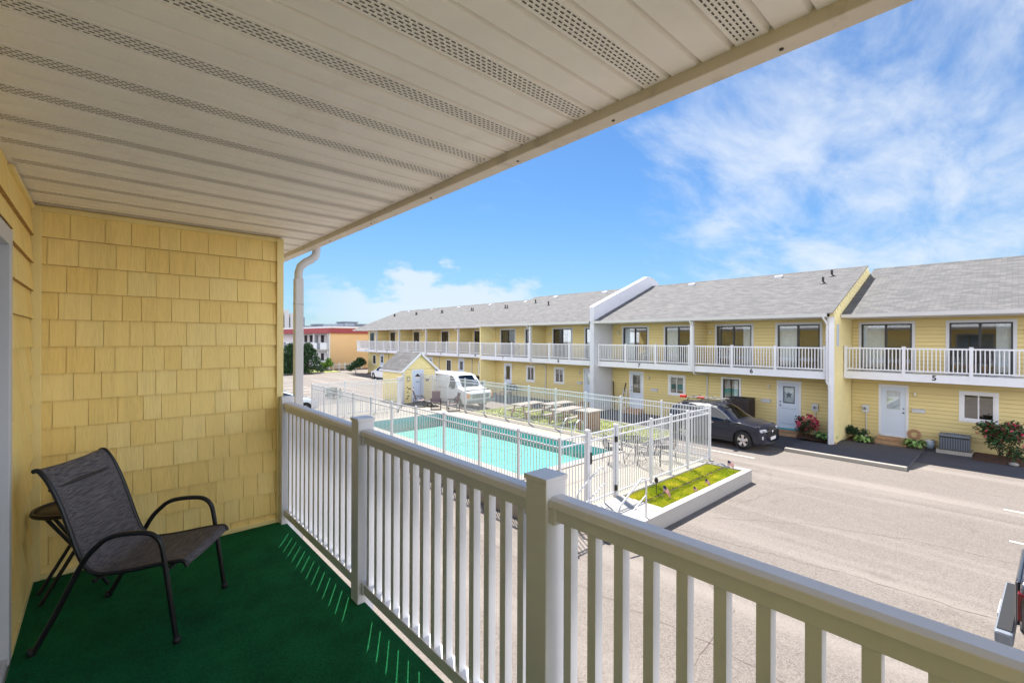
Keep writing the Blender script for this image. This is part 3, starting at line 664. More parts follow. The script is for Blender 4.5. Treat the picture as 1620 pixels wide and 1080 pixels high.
mb = MB(); m_ = 13; vs = []
for v in sp:
    for j in range(m_):
        s = -.226+.452*j/(m_-1); sag = .012*(1-(s/.226)**2); vs.append(CP(s, v.y+sag*.5, v.z-sag+.006))
for v in sp:
    for j in range(m_):
        s = -.226+.452*j/(m_-1); sag = .012*(1-(s/.226)**2); vs.append(CP(s, v.y+sag*.5+.002, v.z-sag+.002))
R_ = len(sp); fs = [(i*m_+j, i*m_+j+1, (i+1)*m_+j+1, (i+1)*m_+j) for i in range(R_-1) for j in range(m_-1)]
fs += [tuple(q+R_*m_ for q in reversed(f)) for f in fs]
mb.add(vs, fs, 0, True); so_ = mb.build('sling', 'sling', ch)
so_.data.transform(Matrix.Translation(-O)); so_.data.transform(Matrix.Rotation(-atan2(U.y, U.x), 4, 'Z')); so_.matrix_parent_inverse = Matrix.Identity(4); so_.rotation_euler = (0, 0, atan2(U.y, U.x))
for (b_, z) in ((.05, .375), (.38, .345)):
    mb = MB(); mb.tube([CP(-.262, b_, z), CP(.262, b_, z)], .010, 8); mb.build('cross_bar', 'black', ch)
mb = MB(); mb.tube([CP(-.226, .60, .80), CP(.226, .60, .80)], .010, 8); mb.build('back_bar', 'black', ch)

# side table
tb = thing('side_table', 'small round black folding side table tucked behind the patio chair', 'table', (-.13, 3.9, FZ+.011))
T0 = Vector((-.13, 3.92, FZ+.011)); r = .19
mb = MB(); mb.lathe([(.0001, .515), (r-.012, .515), (r-.012, .522), (.0001, .524)], T0, 32); mb.build('table_top', 'darktan', tb)
mb = MB(); mb.lathe([(r-.014, .508), (r, .508), (r+.004, .518), (r, .530), (r-.014, .530), (r-.014, .508)], T0, 36); mb.build('top_rim', 'black', tb)
for (p, q) in (((-.12, -.10), (.16, .04)), ((-.13, .10), (.14, .16)), ((.13, -.13), (-.14, -.02)), ((.12, .08), (-.16, .14))):
    mb = MB(); mb.tube([T0+Vector((q[0], q[1]-.08, 0)), T0+Vector(((p[0]+q[0])/2, (p[1]+q[1])/2-.03, .26)), T0+Vector((p[0], p[1], .51))], .0105, 8); mb.build('leg', 'black', tb)

# ================================================================== TOWNHOUSES ACROSS
def slider(parent, xw, y0, y1, z0=3.02, z1=4.99, cover='l', cream=True):
    fw = .055
    mb = MB(); mb.box(xw-.035, xw+.02, y0-.10, y0, z0, z1+.10); mb.box(xw-.035, xw+.02, y1, y1+.10, z0, z1+.10); mb.box(xw-.035, xw+.02, y0, y1, z1, z1+.10)
    cs = mb.build('sliding_door', 'doorframe', parent)
    mb = MB(); ym = (y0+y1)/2
    mb.box(xw-.02, xw+.05, y0, y0+fw, z0, z1); mb.box(xw-.02, xw+.05, y1-fw, y1, z0, z1); mb.box(xw-.02, xw+.05, y0+fw, y1-fw, z1-fw, z1); mb.box(xw-.02, xw+.05, y0+fw, y1-fw, z0, z0+.09)
    mb.box(xw-.022, xw+.048, ym-.04, ym+.04, z0+.09, z1-fw); mb.build('frame', 'bronze', cs)
    mb = MB(); mb.box(xw+.012, xw+.018, y0+fw, ym-.04, z0+.09, z1-fw); mb.box(xw+.022, xw+.028, ym+.04, y1-fw, z0+.09, z1-fw); mb.build('pane', 'glass', cs)
    mb = MB(); vs = []; a, b_ = (ym+.02, y1-fw) if cover == 'l' else (y0+fw, y0+fw+(y1-y0)*.22)
    k = 26
    for i in range(k+1):
        y = a+(b_-a)*i/k; x = xw+.12+.025*sin(i*1.9)
        vs += [(x, y, z0+.05), (x, y, z1)]
    mb.add(vs, [(2*i, 2*i+1, 2*i+3, 2*i+2) for i in range(k)], 0, True); mb.build('curtain', 'curtain', cs)
    return cs
def room(mb, xw, y0, y1, z0, z1, dp=1.2):   # dark recess behind an opening
    x1 = xw+dp
    mb.add([(xw+.06, y0, z0), (xw+.06, y1, z0), (xw+.06, y1, z1), (xw+.06, y0, z1), (x1, y0, z0), (x1, y1, z0), (x1, y1, z1), (x1, y0, z1)], [(4, 5, 6, 7), (0, 1, 5, 4), (1, 2, 6, 5), (2, 3, 7, 6), (3, 0, 4, 7)])
def window(parent, xw, y0, y1, z0, z1, dark=False):
    mb = MB(); t = .10
    mb.box(xw-.035, xw+.02, y0-t, y0, z0-t, z1+t); mb.box(xw-.035, xw+.02, y1, y1+t, z0-t, z1+t); mb.box(xw-.035, xw+.02, y0, y1, z1, z1+t); mb.box(xw-.045, xw+.02, y0, y1, z0-t, z0)
    ws = mb.build('window', 'white', parent)
    mb = MB(); f = .05; ym = (y0+y1)/2
    mb.box(xw-.02, xw+.05, y0, y0+f, z0, z1); mb.box(xw-.02, xw+.05, y1-f, y1, z0, z1); mb.box(xw-.02, xw+.05, y0+f, y1-f, z1-f, z1); mb.box(xw-.02, xw+.05, y0+f, y1-f, z0, z0+f); mb.box(xw-.022, xw+.048, ym-.02, ym+.02, z0+f, z1-f)
    mb.build('frame', 'bronze' if dark else 'white', ws)
    mb = MB(); mb.box(xw+.015, xw+.02, y0+f, ym-.02, z0+f, z1-f); mb.box(xw+.017, xw+.022, ym+.02, y1-f, z0+f, z1-f); mb.build('pane', 'glass', ws)
    if dark or random.random() < .5:
        mb = MB(); mb.box(xw+.1, xw+.11, y0+f, y0+f+(y1-y0)*.3, z0+f, z1-f); mb.build('curtain', 'curtain', ws)
def frontdoor(parent, xw, y0, y1, z0=.30, z1=2.34, style=0):
    mb = MB(); t = .09
    mb.box(xw-.035, xw+.02, y0-t, y0, z0-.02, z1+t); mb.box(xw-.035, xw+.02, y1, y1+t, z0-.02, z1+t); mb.box(xw-.035, xw+.02, y0, y1, z1, z1+t); mb.box(xw-.06, xw+.02, y0, y1, z0-.05, z0)
    fr = mb.build('door_frame', 'white', parent)
    mb = MB(); wy0, wy1, wz0, wz1 = y0+(.12 if style == 3 else .17), y1-(.12 if style == 3 else .17), z1-(1.2 if style == 3 else .95), z1-(.12 if style == 3 else .17)
    for q in ((y0, wy0, z0, z1), (wy1, y1, z0, z1), (wy0, wy1, wz1, z1), (wy0, wy1, z0, wz0)): mb.box(xw-.005, xw+.03, q[0], q[1], q[2], q[3])
    dr = mb.build('door', 'door', parent)
    mb = MB(); f = .025
    for q in ((wy0, wy0+f, wz0, wz1), (wy1-f, wy1, wz0, wz1), (wy0+f, wy1-f, wz1-f, wz1), (wy0+f, wy1-f, wz0, wz0+f)): mb.box(xw-.012, xw+.032, q[0], q[1], q[2], q[3])
    for q in ((y0+.1, y1-.1, z0+.15, z0+.16), (y0+.1, y1-.1, z0+.85, z0+.86)): mb.box(xw-.010, xw-.0052, q[0], q[1], q[2], q[3])
    mb.build('door_moulding', 'decor' if style == 1 else 'doorframe', dr)
    mb = MB(); mb.box(xw+.005, xw+.01, wy0+f, wy1-f, wz0+f, wz1-f); mb.build('pane', 'glass', dr)
    mb = MB()
    mb.box(xw+.02, xw+.028, wy0+f, wy1-f, wz0+f+(.35 if style == 2 else 0), wz1-f); mb.build('curtain', 'curtain' if style < 3 else 'dark', dr)
    mb = MB(); yk = y0+.07 if style == 0 else y1-.07
    mb.lathe([(.0001, -.07), (.022, -.065), (.03, -.045), (.022, -.03), (.01, -.02), (.01, 0)], (xw-.006, yk, z0+.98), 12, axis='x'); mb.lathe([(.0001, -.02), (.025, -.02), (.025, 0)], (xw-.006, yk, z0+1.15), 12, axis='x')
    mb.build('handle', 'black', dr)
    if style == 1:   # barn star and scroll border on the glass
        cy, cz = (wy0+wy1)/2, (wz0+wz1)/2; pts = []
        for i in range(10):
            rr = .17 if i % 2 == 0 else .065; a = pi/2+i*pi/5; pts.append((cy+rr*cos(a), cz+rr*sin(a)))
        mb = MB()
        for i in range(10):
            p, q = pts[i], pts[(i+1) % 10]; mb.add([(xw-.03, cy, cz), (xw-.014, *p), (xw-.014, *q)], [(0, 2, 1)])
        for i in range(12):
            a = i*pi/6; 
            for (u, v) in ((wy0+.05+(wy1-wy0-.1)*i/11, wz0+.04), (wy0+.05+(wy1-wy0-.1)*i/11, wz1-.04), (wy0+.04, wz0+.05+(wz1-wz0-.1)*i/11), (wy1-.04, wz0+.05+(wz1-wz0-.1)*i/11)):
                mb.lathe([(.012, 0), (.02, 0), (.02, .004), (.012, .004)], (xw-.016, u, v), 8, axis='x')
        mb.build('star_ornament', 'decor', dr)
def walllamp(parent, xw, y, z):
    mb = MB(); mb.box(xw-.02, xw, y-.035, y+.035, z-.05, z+.07)
    mb.tube([(xw-.02, y, z+.03), (xw-.07, y, z+.08), (xw-.11, y, z+.06)], .008, 6); l = mb.build('wall_lamp', 'steel', parent)
    mb = MB(); mb.lathe([(.03, .05), (.05, -.02), (.045, -.10), (.0001, -.12)], (xw-.11, y, z), 10); mb.build('lamp_shade', 'lit', l)
def meter(parent, xw, y, z):
    mb = MB(); mb.box(xw-.10, xw, y-.12, y+.12, z-.18, z+.14); mb.lathe([(.0001, -.18), (.07, -.17), (.085, -.11), (.085, -.10)], (xw, y, z), 16, axis='x'); e = mb.build('electric_meter', 'greymetal' if False else 'doorframe', parent)
    mb = MB(); mb.tube([(xw-.05, y-.02, z-.18), (xw-.05, y-.02, .05)], .02, 8); mb.build('conduit', 'doorframe', e)
    mb = MB(); mb.lathe([(.0001, -.188), (.05, -.182), (.05, -.17)], (xw, y, z), 12, axis='x'); mb.build('meter_dial', 'greymetal', e)
def mailbox(parent, xw, y, z):
    mb = MB(); mb.box(xw-.10, xw, y-.2, y+.2, z-.07, z+.07); mb.prism([(xw-.13, z+.055), (xw, z+.10), (xw, z+.07), (xw-.12, z+.03)], 'y', y-.205, y+.205); mb.build('mailbox', 'doorframe', parent, bevel=.006)
    mb = MB(); mb.tube([(xw-.05, y-.18, z-.10), (xw-.09, y-.18, z-.13), (xw-.05, y+.18, z-.10)], .006, 6)

def railing(parent, xr, y0, y1, dz=3.01, nposts=3, hazy=False):
    mb = MB(); mb.box(xr-.02, xr+.06, y0, y1, dz+.93, dz+.99); mb.box(xr-.0, xr+.045, y0, y1, dz+.07, dz+.12)
    n = int((y1-y0)/.115)
    for i in range(n):
        y = y0+(i+.5)*(y1-y0)/n; mb.box(xr+.005, xr+.035, y-.016, y+.016, dz+.12, dz+.93)
    r = mb.build('railing', 'white', parent)
    for i in range(nposts+1):
        y = y0+.05+(y1-y0-.1)*i/nposts
        mb = MB(); mb.box(xr-.035, xr+.07, y-.05, y+.05, dz-.14 if 0 < i < nposts else dz-.02, dz+1.02); mb.prism([(xr-.045, dz+1.02), (xr+.08, dz+1.02), (xr+.04, dz+1.05), (xr-.005, dz+1.05)], 'y', y-.06, y+.06); mb.build('post', 'white', r)
RS = .40; EZ = 5.36
def townhouse(label, y0, y1, xr, num, sliders, door, win, dstyle=0, lampy=None, metery=None, maily=None, darkwin=False, roofend0=False, roofend1=False, vents=(), pipes=(), spout=True, div1=True, sl_cov='l'):
    xw = xr+1.5; t = thing('townhouse', label, 'townhouse', (xw, (y0+y1)/2, 0), 'yellow two storey townhouses in the row across the lot')
    holes_g = []; holes_u = [(a-.02, b_+.02, 3.0, 5.01) for a, b_ in sliders]
    if door: holes_g.append((door[0]-.02, door[1]+.02, .27, 2.36))
    if win: holes_g.append((win[0]-.02, win[1]+.02, win[2]-.02, win[3]+.02))
    mb = MB(); lap(mb, 'x', xw, -1, y0, y1, .12, 2.70, holes_g); lap(mb, 'x', xw, -1, y0, y1, 3.0, 5.22, holes_u); 
    mb.box(xw+.0, xw+.25, y0+.001, y1-.001, -.02, .12)
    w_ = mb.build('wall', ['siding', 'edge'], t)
    mb = MB()
    for h in holes_g+holes_u: room(mb, xw-.05, h[0], h[1], h[2], h[3])
    mb.build('interior', 'dark', w_)
    mb = MB(); mb.box(xw+1.3, xw+10, y0+.002, y1-.002, .0, 5.3); mb.build('house_block', 'siding', t)
    # balcony
    mb = MB(); mb.box(xr, xr+.12, y0, y1, 2.71, 3.0); mb.box(xr+.1201, xw+.3, y0, y1, 2.76, 2.995); mb.box(xr-.012, xr, y0, y1, 2.70, 2.735); bal = mb.build('balcony_floor', 'white', t)
    railing(t, xr+.02, y0+.12, y1-.02)
    # corner post + divider between balconies
    mb = MB(); mb.box(xr-.03, xr+.12, y0-.06, y0+.10, 2.80, 5.21); mb.build('corner_post', 'white', t)
    if div1:
        mb = MB(); lap(mb, 'y', y0-.05, -1, xr+.12, xw, 3.0, 5.22); lap(mb, 'y', y0+.05, 1, xr+.12, xw, 3.0, 5.22); mb.build('balcony_divider', ['siding', 'edge'], t)
    # roof
    xe = xr-.42; xk = xr+6.0; zr = EZ+RS*(xk-xe); e0 = y0-(.12 if roofend0 else 0); e1 = y1+(.12 if roofend1 else 0)
    mb = MB()
    mb.add([(xe, e0, EZ), (xe, e1, EZ), (xk, e1, zr), (xk, e0, zr), (xk+6.3, e0, EZ), (xk+6.3, e1, EZ)], [(0, 3, 2, 1), (3, 4, 5, 2)])
    mb.add([(xe, e0, EZ-.06), (xe, e1, EZ-.06), (xk, e1, zr-.14), (xk, e0, zr-.14), (xk+6.3, e0, EZ-.1), (xk+6.3, e1, EZ-.1)], [(0, 1, 2, 3), (3, 2, 5, 4)])
    for y in (e0, e1): mb.add([(xe, y, EZ), (xk, y, zr), (xk, y, zr-.14), (xe, y, EZ-.06)], [(0, 1, 2, 3)]); mb.add([(xk, y, zr), (xk+6.3, y, EZ), (xk+6.3, y, EZ-.1), (xk, y, zr-.14)], [(0, 1, 2, 3)])
    rf = mb.build('roof', 'roof', t)
    mb = MB(); mb.prism([(xk-.14, zr-.05), (xk, zr+.015), (xk+.14, zr-.05), (xk, zr-.01)], 'y', e0, e1); mb.build('ridge_cap', 'roof', rf)
    mb = MB(); mb.prism([(xe-.10, EZ+.0), (xe+.005, EZ+.0), (xe+.005, EZ-.13), (xe-.06, EZ-.13)], 'y', e0, e1)
    mb.box(xe+.006, xw, y0, y1, 5.22, 5.235); mb.build('gutter', 'gutter', rf)
    for (vy, vd) in vents:
        x = xk-vd; z = zr-RS*vd; mb = MB(); mb.prism([(x-.24, z-.1), (x-.24, z+.02), (x+.0, z+.10), (x+.0, z-.0)], 'y', vy-.18, vy+.18); mb.build('roof_vent', 'gutter', rf)
    for (vy, vd) in pipes:
        x = xk-vd; z = zr-RS*vd; mb = MB(); mb.tube([(x, vy, z-.05), (x, vy, z+.30)], .05, 10); mb.lathe([(.14, -.02), (.06, .06)], (x, vy, z+.0), 12); mb.build('vent_pipe', 'blackp', rf)
    for k_, (a, b_) in enumerate(sliders): slider(t, xw, a, b_, cover='l' if (k_+int(y0)) % 3 else 'r')
    if door: frontdoor(t, xw, door[0], door[1], style=dstyle)
    if win: window(t, xw, *win, dark=darkwin)
    if door:
        mb = MB(); mb.box(xw-.75, xw-.062, door[0]-.12, door[1]+.12, 0, .14); mb.box(xw-.40, xw-.062, door[0]-.10, door[1]+.10, .14, .245); mb.build('doorstep', 'step', t, bevel=.01)
    if dstyle == 1:
        mb = MB(); mb.box(xw-.44, xw-.061, door[0]-.1, door[1]+.1, .2451, .265); mb.build('threshold', 'stepblue', t)
    if lampy: walllamp(t, xw, lampy, 2.13)
    for (a, b_) in sliders[:1]: walllamp(t, xw, (a-.35 if lampy and a > y0+1 else sliders[-1][1]+.32), 4.7)
    if metery: meter(t, xw, metery, 1.35)
    if maily: mailbox(t, xw, maily, 1.42)
    if num: textmesh('house_number', num, .27, 'black', t, face_minus_x(xr-.004, (y0+y1)/2+.1, 2.875))
    if spout:
        mb = MB(); yy = y0-.10; mb.tube([(xe-.03, yy, EZ-.12), (xe-.03, yy, EZ-.22), (xr-.07, yy, EZ-.42), (xr-.07, yy, 2.85), (xr-.07, yy, 2.66), (xr+.1, yy, 2.58), (xw-.12, yy, 2.52), (xw-.06, yy, 2.42), (xw-.06, yy, .15)], .038, 8); mb.build('downspout', 'gutter', t)
    return t
XC, XD, XB = 21.9, 23.3, 23.5
tD = townhouse('rightmost townhouse with the number 5 on its white balcony beam', -.9, 4.94, XD, '5', [(.13, 1.82), (2.93, 4.61)], (3.12, 3.92), (.58, 1.44, 1.26, 2.25), 0, lampy=2.83, metery=4.45, maily=2.72, spout=False, div1=False, vents=((-.6, .5),), sl_cov='l')
t6 = townhouse('townhouse numbered 6, with a star ornament on its front door', 5.11, 10.9, XC, '6', [(5.82, 7.5), (8.65, 10.32)], (6.62, 7.44), (9.22, 10.0, 1.25, 2.32), 1, lampy=7.85, metery=5.98, maily=7.98, darkwin=True, spout=False, div1=False, vents=((8.7, .55),), pipes=((6.15, 1.2), (6.25, 2.3)))
t7 = townhouse('townhouse numbered 7, just right of the tall white parapet wall', 10.9, 16.74, XC, '7', [(11.62, 13.2), (14.32, 15.95)], (14.64, 15.44), (12.1, 12.92, 1.32, 2.26), 3, lampy=14.2, maily=13.85, vents=((13.6, .55),))
t8 = townhouse('townhouse numbered 8, just left of the tall white parapet wall', 17.06, 22.5, XC, '8', [(17.35, 18.85), (20.04, 21.7)], (18.08, 18.92), (20.76, 21.52, 1.32, 2.27), 0, lampy=19.3, maily=19.3, vents=((20.2, .55),), div1=False, spout=False)
t9 = townhouse('townhouse numbered 9, second left of the tall white parapet wall', 22.5, 28.05, XC, '9', [(22.95, 24.5), (25.7, 27.3)], (26.1, 26.85), (23.6, 24.32, 1.25, 2.25), 3, lampy=25.9, vents=((25, .6),), pipes=((26.2, 1.8), (24.0, 2.6)))
nb = [28.15, 33.3, 38.75, 44.2, 49.6, 55.0]
labs = ['first of the five set back townhouses, beside the step in the roof', 'second of the five set back townhouses, counted from the roof step', 'middle one of the five set back townhouses behind the pool shed', 'last but one townhouse towards the far left end of the row', 'far left end townhouse of the row, nearest the orange motel']
for i in range(5):
    y0, y1 = nb[i], nb[i+1]
    townhouse(labs[i], y0, y1, XB, ['10', '11', '12', '14', '15'][i], [(y1-1.7, y1-.55)] if i else [(y1-1.6, y1-.45), (y0+.4, y0+1.8)], (y0+1.2, y0+2.0), (y0+3.3, y0+4.0, 1.2, 2.2), i % 3, lampy=y0+2.4, roofend1=(i == 4), vents=((y0+2, .6),), pipes=((y0+3.4, 2.0), (y0+3.0, 2.1)), darkwin=True, div1=(i > 0))
# end walls, steps between sections and the white parapet
def endwall(name, label, ya, yb_, xr, mtl, x0, top=.0, ground=True):
    xe = xr-.42; xk = xr+6.0; zr = EZ+RS*(xk-xe)
    t = thing(name, label, 'wall', (xr, ya, 0)); 
    return t
def roofpoly(xr, x0, off, zbase):   # closed side outline following the roof underside/top
    xe = xr-.42; xk = xr+6.0; zr = EZ+RS*(xk-xe)
    return [(x0, zbase), (x0, EZ+RS*(x0-xe)+off), (xk, zr+off), (xk+6, EZ+.1+off), (xk+6, zbase)]
t = thing('party_wall', 'yellow siding wall closing the end of house 6 at the roof step', 'wall', (XC, 5.02, 0))
mb = MB(); mb.prism(roofpoly(XC, XC-.06, -.03, .0), 'y', 4.966, 5.105)
x = XC-.06
zz = .12; xe = XC-.42
while zz < 8:
    z2 = min(zz+.155, 8)
    # clipped laps on the exposed (-Y) face
    xa = max(XC-.055, xe+(z2-EZ+.05)/RS) if z2 > 5.2 else XC-.055
    if xa > XC+5.9: break
    mb.add([(xa, 4.964-.014, zz), (XC+6.0, 4.964-.014, zz), (XC+6.0, 4.964, z2), (xa, 4.964, z2), (xa, 4.964, zz), (XC+6.0, 4.964, zz)], [(0, 1, 2, 3), (4, 5, 1, 0)]); zz = z2
mb.build('wall', 'siding_pale', t)
mb = MB(); mb.box(XC-.10, XC-.0601, 4.94, 5.13, .12, 5.24); mb.build('corner_board', 'white', t)
mb = MB(); x0 = XC-.45; mb.bar((x0, 5.02, EZ+.0), (XC+6.0, 5.02, EZ+RS*6.42+.015), .20, .035); mb.build('rake_board', 'roof', t)
mb = MB(); mb.box(XC+.35, XC+.62, 4.935, 4.949, 4.05, 4.95); mb.build('access_panel', 'lite_blue', t)
mb = MB(); mb.tube([(XC-.48, 5.24, EZ-.12), (XC-.46, 5.22, EZ-.2), (XC-.1, 5.18, EZ-.42), (XC-.14, 5.18, EZ-.6), (XC-.14, 5.18, 2.9), (XC-.14, 5.18, 2.6), (XC-.13, 5.1, 2.45), (XC-.13, 5.1, .1)], .04, 8); mb.build('downspout', 'gutter', t)
t = thing('parapet_wall', 'tall white stucco parapet wall with rounded peak splitting the row', 'wall', (XC, 16.9, 0))
xe = XC-.42; xk = XC+6.0; zr = EZ+RS*(xk-xe); pts = [(XC-.35, 0), (XC-.35, 6.2), (XC-.1, 6.32)]
pts += [(xk-1.0, zr+.22+.17)]
for i in range(1, 8): a_ = pi/2+.38-i*.16; pts.append((xk-.35+1.0*cos(a_)*1.2, zr-.15+.72*sin(a_)))
pts += [(xk+2.0, zr-.35), (xk+6, EZ+.4), (xk+6, 0)]
mb = MB(); mb.prism(pts, 'y', 16.752, 17.048); mb.build('wall', 'parapet', t)
mb = MB(); cp2 = pts[1:-1]
for p, q in zip(cp2[:-1], cp2[1:]): mb.bar((p[0], 16.9, p[1]+.012), (q[0], 16.9, q[1]+.012), .34, .03)
mb.build('coping', 'white', t)
t = thing('party_wall', 'yellow siding wall at the roof step between houses 9 and its left neighbour', 'wall', (XC, 28.1, 0))
mb = MB(); mb.prism(roofpoly(XC, XC+.0, -.03, .0), 'y', 28.052, 28.148); mb.build('wall', 'siding_pale', t)
t = thing('party_wall', 'far left end wall of the townhouse row', 'wall', (XB, 55.1, 0))
mb = MB(); mb.prism(roofpoly(XB, XB+1.5, -.2, .0), 'y', 55.0, 55.1); lap(mb, 'y', 55.1, 1, XB+1.5, XB+6, 0.1, 5.3); mb.build('wall', ['siding', 'edge'], t)

# things in front of the row -------------------------------------------------
def acunit(name, label, x, y, wx, wy, h, m, base=.1, louv=True):
    t = thing(name, label, 'air conditioner', (x, y, 0), None)
    mb = MB(); mb.box(x-wx/2, x+wx/2, y-wy/2, y+wy/2, base, base+h-.04); mb.build('cabinet', 'blackp' if m == 'greymetal' else m, t, bevel=.02)
    mb = MB()
    nb_ = int(wy/.045)
    for i in range(nb_):
        yy = y-wy/2+.03+i*(wy-.06)/(nb_-1); mb.box(x-wx/2-.012, x-wx/2, yy-.010, yy+.010, base+.03, base+h-.1)
        xx = x-wx/2+.03+i*(wx-.06)/(nb_-1); mb.box(xx-.008, xx+.008, y-wy/2-.012, y-wy/2, base+.06, base+h-.1)
    mb.build('louvres', m, t)
    mb = MB(); mb.box(x-wx/2-.02, x+wx/2+.02, y-wy/2-.02, y+wy/2+.02, base+h-.04, base+h); 
    for i in range(5): mb.lathe([(.05+.06*i, .0), (.05+.06*i, .015), (.06+.06*i, .015), (.06+.06*i, 0)], (x, y, base+h), 20)
    mb.build('fan_grille', 'blackp' if m != 'greymetal' else 'greymetal', t)
    mb = MB(); mb.box(x-wx/2-.08, x+wx/2+.08, y-wy/2-.08, y+wy/2+.08, 0, base); mb.build('pad', 'kerb', t)
acunit('heat_pump', 'low grey blue air conditioner beside the rose bush of house 5', 24.25, 1.62, .7, .82, .56, 'greymetal', .14)
acunit('heat_pump', 'tall dark brown air conditioner under the window of house 6', 22.8, 8.92, .8, 1.0, 1.3, 'brownmetal', .22)
mb = MB(); t = thing('storage_bucket', 'small grey lidded bucket by the hosta of house 5', 'bucket', (24.55, 2.45, 0))
mb.lathe([(.0001, 0), (.13, 0), (.15, .3), (.0001, .3)], (24.55, 2.35, 0), 16); mb.build('body', 'lite_blue', t); mb = MB(); mb.lathe([(.16, .3), (.16, .33), (.0001, .34)], (24.55, 2.35, 0), 16); mb.build('lid', 'white', t)
mb = MB(); t = thing('hose_reel', 'round brown garden hose coil hung on house 5 wall', 'hose', (24.7, 2.9, .4)); 
for r_ in (.12, .16, .2): mb.tube([(24.72, 2.85+r_*cos(a*pi/8), .45+r_*sin(a*pi/8)) for a in range(16)], .02, 6, closed=True)
mb.build('hose', 'tan', t)
# mulch beds
mb = MB(); mb.box(23.25, 24.79, 4.0, 4.94, .0, .055); mb.box(23.3, 24.79, -1.0, 1.1, .0, .05); mb.box(22.2, 23.29, 5.15, 6.4, .1005, .13); struct(mb.build('mulch_bed', 'mulch'))
def bush(name, label, cat, c, rad, n, size, mis, mats, stems=5, flowers=0, fm=None):
    t = thing(name, label, cat, (c[0], c[1], 0))
    mb = MB()
    for i in range(stems):
        a = random.uniform(0, 2*pi); r = random.uniform(.2, .7); top = (c[0]+rad[0]*r*cos(a), c[1]+rad[1]*r*sin(a), c[2]+rad[2]*.3)
        mb.tube([(c[0]+.05*cos(a), c[1]+.05*sin(a), 0), ((c[0]+top[0])/2, (c[1]+top[1])/2, c[2]*.6), top], .012, 5)
    mb.build('stem', 'bark', t)
    mb = MB()
    for k in range(9):
        a = random.uniform(0, 2*pi); q = random.uniform(.25, .75); z = random.uniform(-.5, .6)
        leaves(mb, (c[0]+rad[0]*q*cos(a), c[1]+rad[1]*q*sin(a), c[2]+rad[2]*z), (rad[0]*.5, rad[1]*.5, rad[2]*.45), n//9, size, mis, surf=.2)
    mb.build('foliage', mats, t)
    if flowers:
        mb = MB()
        for i in range(flowers):
            th = random.uniform(0, 2*pi); ph = math.acos(random.uniform(-.35, 1)); p = (c[0]+rad[0]*.95*sin(ph)*cos(th), c[1]+rad[1]*.95*sin(ph)*sin(th), c[2]+rad[2]*.95*cos(ph))
            leaves(mb, p, (.05, .05, .045), 14, .035, [0, 1] if len(fm) > 1 else 0, surf=.3)
        mb.build('flowers', fm, t)
    return t
bush('rose_bush', 'magenta flowering rose bush by the blue step of house 6', 'rose bush', (22.55, 6.05, .62), (.42, .42, .5), 1500, .045, [0, 0, 1], ['leafd', 'leafr'], flowers=75, fm=['rose', 'rosep'])
bush('rose_bush', 'large rose bush with few pink blooms below house 5 window', 'rose bush', (23.9, .35, .72), (.6, .75, .72), 3200, .06, [0, 0, 1, 2], ['leafd', 'leaf', 'leafr'], stems=9, flowers=16, fm=['rose', 'rosep'])
bush('shrub', 'rounded dark green shrub at the foot of the party wall', 'shrub', (23.95, 4.62, .35), (.5, .36, .36), 2600, .035, 0, ['leafd'])
def hosta(label, x, y, r, n=70, z=0):
    t = thing('hosta_plant', label, 'plant', (x, y, 0)); mb = MB()
    for i in range(n):
        a = random.uniform(0, 2*pi); l = r*random.uniform(.5, 1.05); h = .28*random.uniform(.5, 1.2); wd = .05*random.uniform(.7, 1.3)
        d = Vector((cos(a), sin(a), 0)); s = Vector((-sin(a), cos(a), 0)); o = Vector((x, y, z+.02))
        P = [o, o+d*l*.35+Vector((0, 0, h*.8)), o+d*l*.7+Vector((0, 0, h)), o+d*l+Vector((0, 0, h*.55))]
        vs = [P[0], P[1]-s*wd, P[1]+s*wd, P[2]-s*wd*1.1, P[2]+s*wd*1.1, P[3]]
        mb.add(vs, [(0, 2, 1), (1, 2, 4, 3), (3, 4, 5)], 0 if random.random() < .6 else 1)
    mb.build('leaves', ['leafl', 'leaf'], t); return t
hosta('variegated hosta right of the magenta rose bush', 22.35, 5.35, .5, 80, .1)
hosta('variegated hosta in front of the rounded dark shrub', 23.45, 4.25, .45)
hosta('broad hosta beside the doorstep of house 5', 24.0, 2.75, .48, 90)
mb = MB()
for (x, y, r) in ((22.0, 5.05, .09), (21.95, 4.8, .07), (23.2, 3.9, .06), (23.3, -.1, .1)): mb.lathe([(.0001, 0), (r, .02), (r*1.05, r*.5), (r*.7, r), (.0001, r*1.1)], (x, y, .06), 9)
for i, (x, y, r) in enumerate(((22.0, 5.0, .11), (23.3, .1, .12))):
    mb = MB(); mb.lathe([(.0001, 0), (r, .02), (r*1.1, r*.5), (r*.7, r*.9), (.0001, r)], (x, y, .09 if i == 0 else 0), 9); tag(mb.build('rock', 'tan' if i == 0 else 'kerb'), ['tan edging rock below the party wall corner', 'pale flat rock under the large rose bush'][i], 'rock')

# rear-lane clutter by house 7-8: ladder and leaning poles
for i, (p, q) in enumerate((((23.1, 16.4, .1), (23.2, 16.55, 1.75)), ((22.95, 15.9, .1), (23.22, 15.65, 1.7)))):
    mb = MB(); mb.tube([p, q], .035, 6); tag(mb.build('leaning_pole', 'blackp'), ['dark pole standing against the white parapet wall', 'dark pole leaning left of the door of house 7'][i], 'pole')
t = thing('step_ladder', 'small white step ladder by the door of house 7', 'ladder', (23.0, 15.75, 0))
for s in (-.18, .18):
    mb = MB(); mb.bar((22.85, 15.62+s*.8, 0), (23.1, 15.62+s*.6, 1.35), .04, .03); mb.build('side_rail', 'fencew', t)
for k in range(4):
    mb = MB(); mb.box(22.87+.06*k, 22.95+.06*k, 15.49, 15.75, .28+.28*k, .31+.28*k); mb.build('rung', 'fencew', t)
